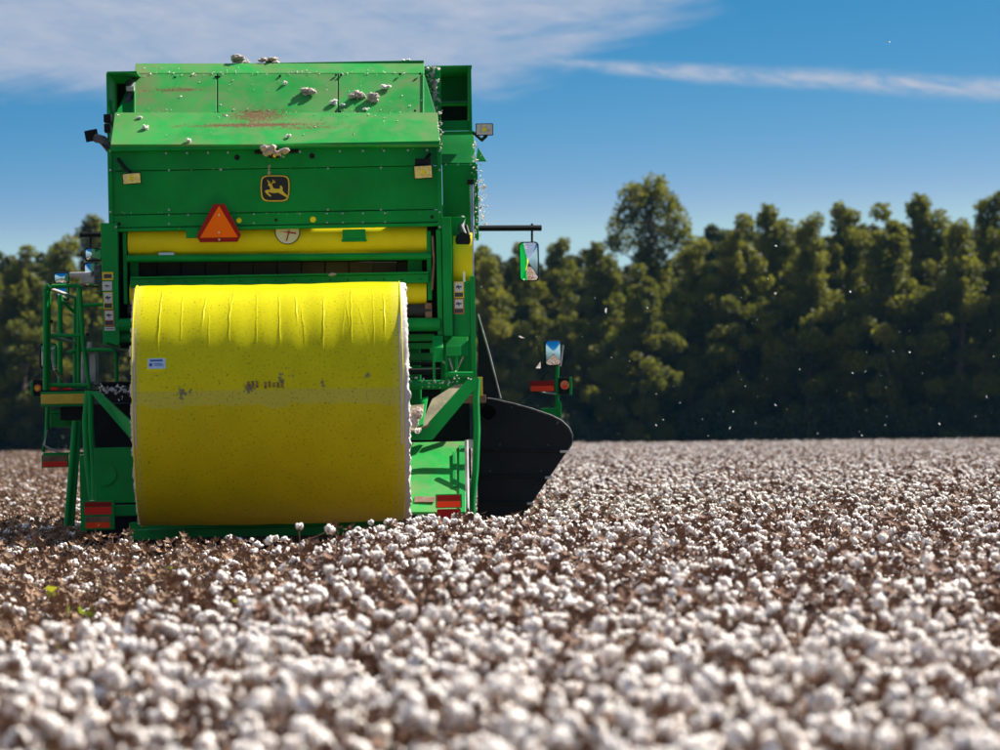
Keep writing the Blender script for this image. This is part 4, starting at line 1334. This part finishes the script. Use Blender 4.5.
# variants for the mass of the field
src = bpy.data.collections.new('plant_sources')        # not linked to the scene: only mesh sources for the field
NV = 7
for v in range(NV):
    main, br, bolls, rs = plant_layout(500 + v)
    parts = stalk_parts(main, br, rs, 0, 44)
    parts = [(a, f, (2 if k == 0 else 1), s) for a, f, k, s in parts]
    for (p, ax, s) in bolls:
        if rs.random() < .62: parts += xf(boll_parts(rs.randint(0, 999), False, 1.15), place(p, ax, s * .48, rs.uniform(0, 6)) @ Matrix.Diagonal((.9, 1.1, 1.45, 1)))
        else: parts += xf(bur_parts(rs.randint(0, 999)), place(p, ax, s, rs.uniform(0, 6)))
    me = merge('field_plant_%d' % v, parts, ['lint', 'bur', 'stalk', 'lint'])
    src.objects.link(bpy.data.objects.new('a_plant_%d' % v, me))
NP = 5
for v in range(NP):
    main, br, bolls, rs = plant_layout(900 + v, True)
    parts = stalk_parts(main, br, rs, 0, 16)
    parts = [(a, f, (2 if k == 0 else 1), s) for a, f, k, s in parts]
    for (p, ax, s) in bolls:
        if rs.random() < .10: parts += xf(boll_parts(rs.randint(0, 999), False, .8), place(p, ax, s, 0))
        else: parts += xf(bur_parts(rs.randint(0, 999)), place(p, ax, s, rs.uniform(0, 6)))
    me = merge('picked_plant_%d' % v, parts, ['lint', 'picked_bur', 'picked_stalk', 'lint'])
    src.objects.link(bpy.data.objects.new('b_plant_%d' % v, me))


def picked_line(y):
    """x of the boundary between picked (left) and standing cotton"""
    return -2.00 + (y - 11.9) * math.tan(R(3.1))


def make_points():
    pts = []
    s_dir, c_dir = HDIR.x, HDIR.y
    k0 = int(-60 / .97); k1 = int(60 / .97)
    for k in range(k0, k1):
        off = k * .97 + 0.21
        n = int(240 / .080)
        t = np.arange(n) * .080 + rng.uniform(-.035, .035, n) + 2.0
        j = rng.normal(0, .27, n)
        x = t * HDIR.x + (off + j) * HRIGHT.x
        y = t * HDIR.y + (off + j) * HRIGHT.y
        keep = (y > 6.2) & (y < 219) & (np.abs(x) < y * .150 + 1.2 + np.minimum(9.0, y * .10))
        # sparser where rows are too far away to be told apart
        far = rng.random(n) < np.where(y > 90, .55, np.where(y > 60, .75, 1.0))
        keep &= far & (rng.random(n) < .94)
        pts.append(np.stack([x[keep], y[keep]], -1))
    return np.concatenate(pts)


PTS = make_points()
# leave out the machine's own footprint
loc = np.array([(M_INV @ Vector((x, y, 0)))[:2] for x, y in PTS[:]]) if len(PTS) < 200000 else None
foot = (loc[:, 0] > -2.0) & (loc[:, 0] < 1.55) & (loc[:, 1] > -2.75) & (loc[:, 1] < 7.0)
shield_zone = (loc[:, 0] > 1.5) & (loc[:, 0] < 3.2) & (loc[:, 1] > 0.55) & (loc[:, 1] < 2.8)
PTS = PTS[~(foot | shield_zone)]
wob = np.array([mnoise.noise((x * .7, y * .35, 5.0)) for x, y in PTS])
is_picked = PTS[:, 0] < np.array([picked_line(y) if y < 34 else -3.45 - (y - 34) * .085 for y in PTS[:, 1]]) + wob * .35
hvar = np.array([mnoise.noise((x * .23, y * .10, 1.0)) for x, y in PTS])
scale = np.where(is_picked, 1.15, 1.24) + .07 * hvar + rng.normal(0, .05, len(PTS))

# the 300 standing plants that show largest: individuals with their own stalk and bolls
in_view = (np.abs(PTS[:, 0]) < PTS[:, 1] * .1502 + 0.12) & (PTS[:, 1] > 7.4) & (~is_picked)
order = np.argsort(np.where(in_view, PTS[:, 1], 1e9))
near = set(order[:300].tolist())
PROTO = []
for v in range(6):
    main, br, bolls, rs = plant_layout(40 + v)
    parts = stalk_parts(main, br, rs, 0, 44)
    for b_ in br[::2]: parts += xf(bur_parts(rs.randint(0, 999)), place(b_[0].lerp(b_[-1], .7), (b_[-1] - b_[0]).normalized(), rs.uniform(.7, 1), 0))
    me = merge('stalk', parts, ['stalk', 'bur', 'bur', 'lint'])
    keep = [b for b in sorted(bolls, key=lambda b: -b[0].z) if rs.random() < .74][:11]
    PROTO.append((me, [(place(p, ax, s * .51, rs.uniform(0, 6)) @ Matrix.Diagonal((.9, 1.1, 1.5, 1)), rs.randrange(5)) for p, ax, s in keep]))
prs = random.Random(77)
for n, i in enumerate(order[:300]):
    x, y = PTS[i]
    me, bl = PROTO[prs.randrange(6)]
    root = bpy.data.objects.new('cotton_plant', None); COL.objects.link(root)
    s = float(scale[i])
    root.matrix_world = Matrix.Translation((x, y, -0.04)) @ Matrix.Rotation(prs.uniform(0, 6.28), 4, 'Z') @ Matrix.Scale(s, 4)
    root.empty_display_size = .1
    tag(root, 'ripe cotton plant with open white bolls in the out-of-focus nearest rows', 'cotton plant', 'nearest cotton plants')
    o = bpy.data.objects.new('stalk', me); COL.objects.link(o); o.parent = root
    for M, b in bl:
        o = bpy.data.objects.new('boll', BOLL_M[b]); COL.objects.link(o); o.parent = root
        o.matrix_basis = M


def gn_field(name, idx, lo, n, label):
    me = bpy.data.meshes.new(name)
    co = np.zeros((len(idx), 3)); co[:, :2] = PTS[idx]; co[:, 2] = -0.04
    me.from_pydata(co.tolist(), [], [])
    a = me.attributes.new('spin', 'FLOAT', 'POINT'); a.data.foreach_set('value', rng.uniform(0, 6.283, len(idx)).astype(np.float32))
    a = me.attributes.new('grow', 'FLOAT', 'POINT'); a.data.foreach_set('value', scale[idx].astype(np.float32))
    a = me.attributes.new('pick', 'INT', 'POINT'); a.data.foreach_set('value', rng.integers(lo, lo + n, len(idx)).astype(np.int32))
    o = bpy.data.objects.new(name, me); COL.objects.link(o)
    g = bpy.data.node_groups.new(name, 'GeometryNodeTree')
    g.interface.new_socket('Geometry', in_out='INPUT', socket_type='NodeSocketGeometry')
    g.interface.new_socket('Geometry', in_out='OUTPUT', socket_type='NodeSocketGeometry')
    N = g.nodes; L = g.links
    gi = N.new('NodeGroupInput'); go = N.new('NodeGroupOutput')
    ci = N.new('GeometryNodeCollectionInfo'); ci.inputs['Collection'].default_value = src; ci.inputs['Separate Children'].default_value = True; ci.inputs['Reset Children'].default_value = True
    ip = N.new('GeometryNodeInstanceOnPoints'); ip.inputs['Pick Instance'].default_value = True
    def att(nm, ty):
        q = N.new('GeometryNodeInputNamedAttribute'); q.data_type = ty; q.inputs['Name'].default_value = nm
        return q.outputs['Attribute']
    cx = N.new('ShaderNodeCombineXYZ'); L.new(att('spin', 'FLOAT'), cx.inputs[2])
    er = N.new('FunctionNodeEulerToRotation'); L.new(cx.outputs[0], er.inputs[0])
    L.new(gi.outputs[0], ip.inputs['Points']); L.new(ci.outputs[0], ip.inputs['Instance'])
    L.new(att('pick', 'INT'), ip.inputs['Instance Index']); L.new(er.outputs[0], ip.inputs['Rotation']); L.new(att('grow', 'FLOAT'), ip.inputs['Scale'])
    L.new(ip.outputs[0], go.inputs[0])
    md = o.modifiers.new('plants', 'NODES'); md.node_group = g
    tag(o, label, 'cotton field', kind='stuff')
    return o


alli = np.arange(len(PTS))
rest = np.array([i for i in alli if i not in near and not is_picked[i]])
gn_field('cotton_field', rest, 0, NV, 'standing white cotton beyond the nearest rows, out to the trees')
gn_field('picked_cotton_field', alli[is_picked], NV, NP, 'picked brown cotton stalks left of and behind the machine')
print('plants', len(PTS), 'standing', len(rest), 'picked', int(is_picked.sum()))


# a few leaves that are still green or yellow
def green_leaves():
    rs = random.Random(9); m = MB(); tints = []
    spots = [(50, 592, 1.3), (10, 603, 1), (71, 607, 1), (88, 611, 1), (34, 545, .8), (192, 557, .8), (172, 569, .8), (232, 597, .7), (60, 652, 1.1), (330, 575, .7), (372, 555, .7), (590, 497, .5), (648, 500, .5),
             (700, 505, .5), (608, 611, .8), (762, 671, .8), (727, 735, 1.1), (548, 520, .5), (537, 523, .5), (860, 507, .5), (665, 540, .5), (960, 550, .5), (495, 660, .6), (72, 665, .6)]
    for (px, py, s) in spots:
        o, d = ray(px, py); t = (0.93 - o.z) / d.z; c = o + d * t
        for k in range(rs.randint(1, 3)):
            p = c + Vector((rs.uniform(-.03, .03), rs.uniform(-.05, .05), rs.uniform(-.02, .03)))
            u = Vector((rs.gauss(0, 1), rs.gauss(0, 1), rs.gauss(0, .7))).normalized(); w = u.cross(Vector((rs.gauss(0, 1), rs.gauss(0, 1), rs.gauss(0, 1)))).normalized()
            a = .035 * s
            n = u.cross(w)
            m._add([p - u * a, p - u * a * .2 + w * a * .75 + n * a * .2, p + u * a, p - u * a * .2 - w * a * .75 + n * a * .2], [(0, 1, 2), (0, 2, 3)])
            tints += [rs.random()] * 4
    o = m.build('green_leaves', 'cotton_leaf')
    a = o.data.attributes.new('tint', 'FLOAT', 'POINT'); a.data.foreach_set('value', tints)
    tag(o, 'scattered small yellow-green leaves still left on the cotton', 'leaves', kind='stuff')
green_leaves()


# ------------------------------------------------------------------ trees
def crown_mesh(name, seed, H, Rw, base, mat, nclump=60, per=170, leaf=.30, top_open=False):
    r_ = np.random.default_rng(seed)
    cl = []
    lead = [(r_.uniform(0, 6.28), r_.uniform(.15, .75) * Rw * .6, r_.uniform(.80, .97)) for _ in range(4)] + [(r_.uniform(0, 6.28), r_.uniform(0, .2) * Rw, 1.0)]
    tries = 0
    while len(cl) < nclump and tries < 5000:
        tries += 1
        t = r_.random() ** .85
        z = base + (H - base) * t
        env = Rw * (0.62 + .55 * math.sin(math.pi * min(1, t * .9 + .08))) * (1 - .78 * max(0, t - .5) / .5)
        a = r_.uniform(0, 2 * math.pi); q = env * math.sqrt(r_.uniform(.12, 1.0))
        px_, py_ = q * math.cos(a), q * math.sin(a)
        if t > .62 and r_.random() < .75: continue     # above that the crown breaks up into leaders (added below)
        cl.append((px_, py_, z - .4, r_.uniform(.4, 1.1) * (1.15 - .4 * t), r_.random()))
    for (la, lr, lt) in lead:                         # leaders of unequal height, each tapering upwards
        tn = r_.random()
        for t in np.arange(.56, lt - .02, .042):
            a = r_.uniform(0, 6.28); g = r_.uniform(.1, 1.0) * (.35 + (lt - t) * 3.4)
            cl.append((lr * math.cos(la) + g * math.cos(a), lr * math.sin(la) + g * math.sin(a), base + (H - base) * t, r_.uniform(.65, 1.0) * (.62 + (lt - t) * 1.1), np.clip(tn + r_.uniform(-.25, .25), 0, 1)))
    V = []; tint = []
    for (x, y, z, rr, tn) in cl:
        n = int(per * (rr / .75) ** 2)
        d = r_.normal(size=(n, 3)); d /= np.linalg.norm(d, axis=1)[:, None]
        rad = rr * r_.uniform(.25, 1.08, n) ** .6
        c = d * rad[:, None] * np.array([1, 1, .8]) + np.array([x, y, z])
        u = r_.normal(size=(n, 3)); u /= np.linalg.norm(u, axis=1)[:, None]
        w = np.cross(u, r_.normal(size=(n, 3))); w /= np.linalg.norm(w, axis=1)[:, None]
        s = (leaf * r_.uniform(.55, 1.15, n))[:, None]
        q = np.stack([c - u * s * .5, c + w * s * .33, c + u * s * .5, c - w * s * .33], 1)
        V.append(q.reshape(-1, 3)); tint.append(np.repeat(np.clip(tn * .7 + r_.uniform(-.15, .35, n), 0, 1), 4))
    V = np.concatenate(V); tint = np.concatenate(tint)
    nq = len(V) // 4
    me = bpy.data.meshes.new(name)
    me.vertices.add(len(V)); me.vertices.foreach_set('co', V.astype(np.float32).ravel())
    me.loops.add(nq * 4); me.loops.foreach_set('vertex_index', np.arange(nq * 4, dtype=np.int32))
    me.polygons.add(nq); me.polygons.foreach_set('loop_start', np.arange(0, nq * 4, 4, dtype=np.int32))
    me.update(calc_edges=True); me.validate()
    a = me.attributes.new('tint', 'FLOAT', 'POINT'); a.data.foreach_set('value', tint.astype(np.float32))
    me.materials.append(MATS[mat])
    return me, cl


def trunk_mesh(seed, H, cl):
    rs = random.Random(seed); m = MB()
    main = [Vector((rs.uniform(-.15, .15) * k, rs.uniform(-.15, .15) * k, H * .92 * k / 6)) for k in range(7)]
    m.tube(main, .26, 8, 0, .04)
    for c in rs.sample(cl, min(16, len(cl))):
        z = max(1.0, c[2] - rs.uniform(1.0, 2.6)); k = min(5, int(z / (H * .92) * 6)); p = main[k].lerp(main[k + 1], .4); p = Vector((p.x, p.y, min(z, H * .85)))
        e = Vector(c[:3]); m.tube([p, p.lerp(e, .5) + Vector((0, 0, .25)), e], .075, 5, 0, .02)
    t = m.build('trunk', 'bark', smooth=True)
    me = t.data; bpy.data.objects.remove(t)
    return me


TREES = []
for v, (H, Rw, base, leaf, ncl, mt) in enumerate(((17, 4.0, 1.0, .34, 130, 'tree_leaf'), (17, 3.4, 1.0, .34, 115, 'tree_leaf'), (17, 4.6, 1.2, .34, 150, 'tree_leaf'), (17, 2.9, 1.0, .32, 100, 'tree_leaf'), (17, 4.4, .5, .46, 150, 'tree_leaf_shaded'), (17, 4.0, .5, .44, 140, 'tree_leaf_shaded'))):
    me, cl = crown_mesh('crown', 70 + v, H, Rw, base, mt, ncl, 170, leaf)
    TREES.append((me, trunk_mesh(20 + v, H, cl)))


def tree(px, top, Y, var, label, group=None, wide=1.0, spin=None, name='tree'):
    p = WP(px, top, Y)
    k = p.z / 17.0
    root = empty(name, (p.x, Y, 0))
    root.scale = (k * wide, k * wide, k)
    root.rotation_euler.z = prs.uniform(0, 6.28) if spin is None else spin
    for nm, me in (('crown', TREES[var][0]), ('trunk', TREES[var][1])):
        o = bpy.data.objects.new(nm, me); COL.objects.link(o); o.parent = root
    tag(root, label, 'tree', group)


def tall_tree():
    """the open-crowned tree that stands above the rest"""
    Y = 228; p = WP(650, 176, Y)
    root = empty('tree', (p.x, Y, 0))
    r_ = np.random.default_rng(91)
    H = p.z
    me, cl = crown_mesh('crown', 97, H * .80, 2.7, 1.0, 'tree_leaf', 46, 150, .32)
    cl2 = []
    # upper crown: separate rounded clumps on visible limbs with sky between
    for (dx, top, rr) in ((-18, 200, 1.1), (-8, 196, .8), (5, 186, 1.0), (14, 200, .9), (-26, 216, .9), (24, 214, .9), (-34, 226, .7), (30, 228, .9), (-12, 220, 1.0), (12, 222, 1.0), (0, 208, .9), (-28, 240, .9), (36, 240, .8), (-4, 236, 1.1), (20, 240, 1.0), (-38, 246, .7), (8, 192, .7), (-15, 192, .7), (22, 204, .6)):
        q = WP(650 + dx, top, Y); cl2.append((q.x - p.x, r_.uniform(-1.2, 1.2), q.z, rr, r_.random()))
    V = []; tint = []
    for (x, y, z, rr, tn) in cl2:
        n = int(330 * rr ** 2)
        d = r_.normal(size=(n, 3)); d /= np.linalg.norm(d, axis=1)[:, None]
        c = d * (rr * r_.uniform(.2, 1.1, n) ** .6)[:, None] + np.array([x, y, z])
        u = r_.normal(size=(n, 3)); u /= np.linalg.norm(u, axis=1)[:, None]; w = np.cross(u, r_.normal(size=(n, 3))); w /= np.linalg.norm(w, axis=1)[:, None]
        s = (.32 * r_.uniform(.55, 1.15, n))[:, None]
        V.append(np.stack([c - u * s * .5, c + w * s * .33, c + u * s * .5, c - w * s * .33], 1).reshape(-1, 3)); tint.append(np.repeat(np.clip(tn * .6 + r_.uniform(-.1, .3, n), 0, 1), 4))
    V = np.concatenate(V); nq = len(V) // 4
    m2 = bpy.data.meshes.new('upper_crown'); m2.from_pydata(V.tolist(), [], [tuple(range(4 * i, 4 * i + 4)) for i in range(nq)])
    a = m2.attributes.new('tint', 'FLOAT', 'POINT'); a.data.foreach_set('value', np.concatenate(tint).astype(np.float32)); m2.materials.append(MATS['tree_leaf'])
    m = MB(); m.tube([(0, 0, 0), (.1, 0, H * .4), (-.1, 0, H * .7), (.1, .1, H * .95)], .3, 8, 0, .05)
    for c in cl2:
        z0 = c[2] - 2.4; m.tube([(0, 0, z0), (c[0] * .5, c[1] * .5, c[2] - .9), c[:3]], .09, 5, 0, .025)
    for nm, q in (('crown', me), ('upper_crown', m2)):
        o = bpy.data.objects.new(nm, q); COL.objects.link(o); o.parent = root
    m.build('trunk', 'bark', root, smooth=True)
    tag(root, 'tallest tree of the row with an open crown showing sky, right of the mirror', 'tree')


tall_tree()
FRONT = [
    (-85, 240, 222, 0, 1.0, 'tree standing outside the left edge of the row'), (-28, 238, 224, 2, 1.0, 'tree cut by the left edge of the picture'),
    (22, 243, 221, 1, 1.0, 'low round tree nearest the left picture edge'), (62, 228, 226, 3, 1.1, 'olive tree above the ladder handrail left of the machine'), (98, 212, 230, 0, 1.0, 'taller pale-topped tree partly hidden by the left side of the machine'),
    (488, 250, 222, 3, 1.1, 'low tree just right of the machine body'), (522, 240, 228, 1, 1.0, 'tree behind the upper right mirror'), (560, 236, 232, 2, .9, 'bushy olive tree just right of the upper mirror'),
    (600, 240, 224, 0, .9, 'yellow-green tree left of the tallest tree'), (640, 262, 220, 1, 1.0, 'low leafy tree at the foot of the tallest tree'), (692, 233, 224, 3, 1.1, 'low tree filling the dip right of the tallest tree'),
    (738, 211, 225, 1, .9, 'tree with small pointed top where the high row begins'), (772, 202, 229, 0, .9, 'second high tree to the right of the dip'), (808, 206, 224, 3, 1.0, 'narrow tree with a sky gap on its left'),
    (846, 200, 228, 2, .85, 'broad tree in the middle of the high row'), (884, 201, 223, 1, 1.0, 'bright olive tree right of the broad one'), (922, 192, 229, 0, .95, 'high tree with a ragged top near the right side'),
    (958, 212, 222, 3, 1.1, 'lower narrow tree beside the right edge tree'), (994, 188, 227, 2, .9, 'high tree at the right edge of the picture'),
    (1045, 198, 223, 0, 1.0, 'tree standing outside the right edge of the row'), (1090, 205, 226, 1, 1.0, 'last tree beyond the right picture edge')]
for (px, top, Y, v, w, lab) in FRONT:
    tree(px, top, Y, v, lab, 'trees along the field edge', w)
for k, px in enumerate(range(140, 480, 48)):
    tree(px, 236 + (k * 37 % 17), 224 + (k * 5 % 8), k % 4, 'tree hidden behind the picker and its bale', 'trees behind the machine')
for row, (Y, lift) in enumerate(((234, 12), (241, 4), (249, -2))):
    for k in range(45):
        px = -420 + k * 44 + row * 15 + prs.uniform(-10, 10)
        top = (250 if px < 640 else 222) + lift + prs.uniform(-6, 12)
        if 600 < px < 705: top = max(top, 258)
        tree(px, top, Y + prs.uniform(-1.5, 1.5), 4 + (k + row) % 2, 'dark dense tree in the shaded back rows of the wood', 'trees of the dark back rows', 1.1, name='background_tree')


def undergrowth():
    r_ = np.random.default_rng(5)
    n = 34000
    x = r_.uniform(-64, 64, n); h = np.array([3.2 + 1.6 * mnoise.noise((q * .25, 0, 0)) + .9 * mnoise.noise((q * .9, 3, 0)) for q in x])
    z = h * r_.random(n); y = 219.5 + r_.uniform(0, 3.0, n) * (1 - z / 7)
    c = np.stack([x, y, z], -1)
    u = r_.normal(size=(n, 3)); u /= np.linalg.norm(u, axis=1)[:, None]; w = np.cross(u, r_.normal(size=(n, 3))); w /= np.linalg.norm(w, axis=1)[:, None]
    s = (.42 * r_.uniform(.5, 1.1, n))[:, None]
    V = np.stack([c - u * s * .5, c + w * s * .33, c + u * s * .5, c - w * s * .33], 1).reshape(-1, 3)
    me = bpy.data.meshes.new('undergrowth')
    me.vertices.add(len(V)); me.vertices.foreach_set('co', V.astype(np.float32).ravel())
    me.loops.add(n * 4); me.loops.foreach_set('vertex_index', np.arange(n * 4, dtype=np.int32))
    me.polygons.add(n); me.polygons.foreach_set('loop_start', np.arange(0, n * 4, 4, dtype=np.int32))
    me.update(calc_edges=True)
    a = me.attributes.new('tint', 'FLOAT', 'POINT'); a.data.foreach_set('value', np.repeat(r_.random(n) * .5, 4).astype(np.float32))
    me.materials.append(MATS['tree_leaf_shaded'])
    o = bpy.data.objects.new('undergrowth', me); COL.objects.link(o)
    tag(o, 'bushes with shade darkened into their leaves along the foot of the tree line', 'bushes', kind='stuff')
undergrowth()


# ------------------------------------------------------------------ lint drifting in the air
def drifting():
    rs = random.Random(21); m = MB()
    def bit(p, s):
        vs = [p + Vector((rs.gauss(0, 1), rs.gauss(0, 1), rs.gauss(0, 1))) * s * .6 for _ in range(6)]
        m._add(vs, [(0, 1, 2), (2, 3, 4), (0, 3, 5), (1, 4, 5), (0, 2, 4), (1, 3, 5)])
    spots = [(775, 293, .020), (865, 372, .018), (852, 373, .014), (606, 310, .018), (521, 336, .02), (539, 366, .030), (850, 292, .014), (776, 246, .013), (768, 279, .012), (648, 308, .011), (940, 424, .014), (862, 436, .013),
             (885, 425, .010), (775, 405, .012), (756, 423, .012), (680, 403, .01), (656, 425, .01), (741, 298, .01), (893, 351, .01), (910, 352, .01), (987, 397, .011), (818, 434, .009), (730, 428, .009), (890, 42, .012)]
    for px, py, s in spots: bit(WP(px, py, rs.uniform(29, 36)), s)
    for _ in range(130): bit(WP(rs.uniform(480, 1000), rs.gauss(380, 60), rs.uniform(28, 40)), rs.choice((.003, .004, .006)))
    o = m.build('drifting_lint', 'lint')
    tag(o, 'tiny white bits of lint drifting in the air right of the machine', 'lint', kind='stuff')
drifting()


# ------------------------------------------------------------------ thin autumn haze
def haze():
    m, t, out = new_mat('haze')
    v = t.add('ShaderNodeVolumePrincipled')
    v.inputs['Color'].default_value = (0.22, 0.60, 1.0, 1)
    v.inputs['Density'].default_value = 0.000055
    v.inputs['Anisotropy'].default_value = 0.2
    t.l.new(v.outputs[0], out.inputs['Volume'])
    o = MB().box((-5200, -60, -1.2), (5200, 7200, 24)).build('haze', 'haze')
    tag(o, 'thin bluish haze in the air over the field', 'haze', kind='stuff')
haze()
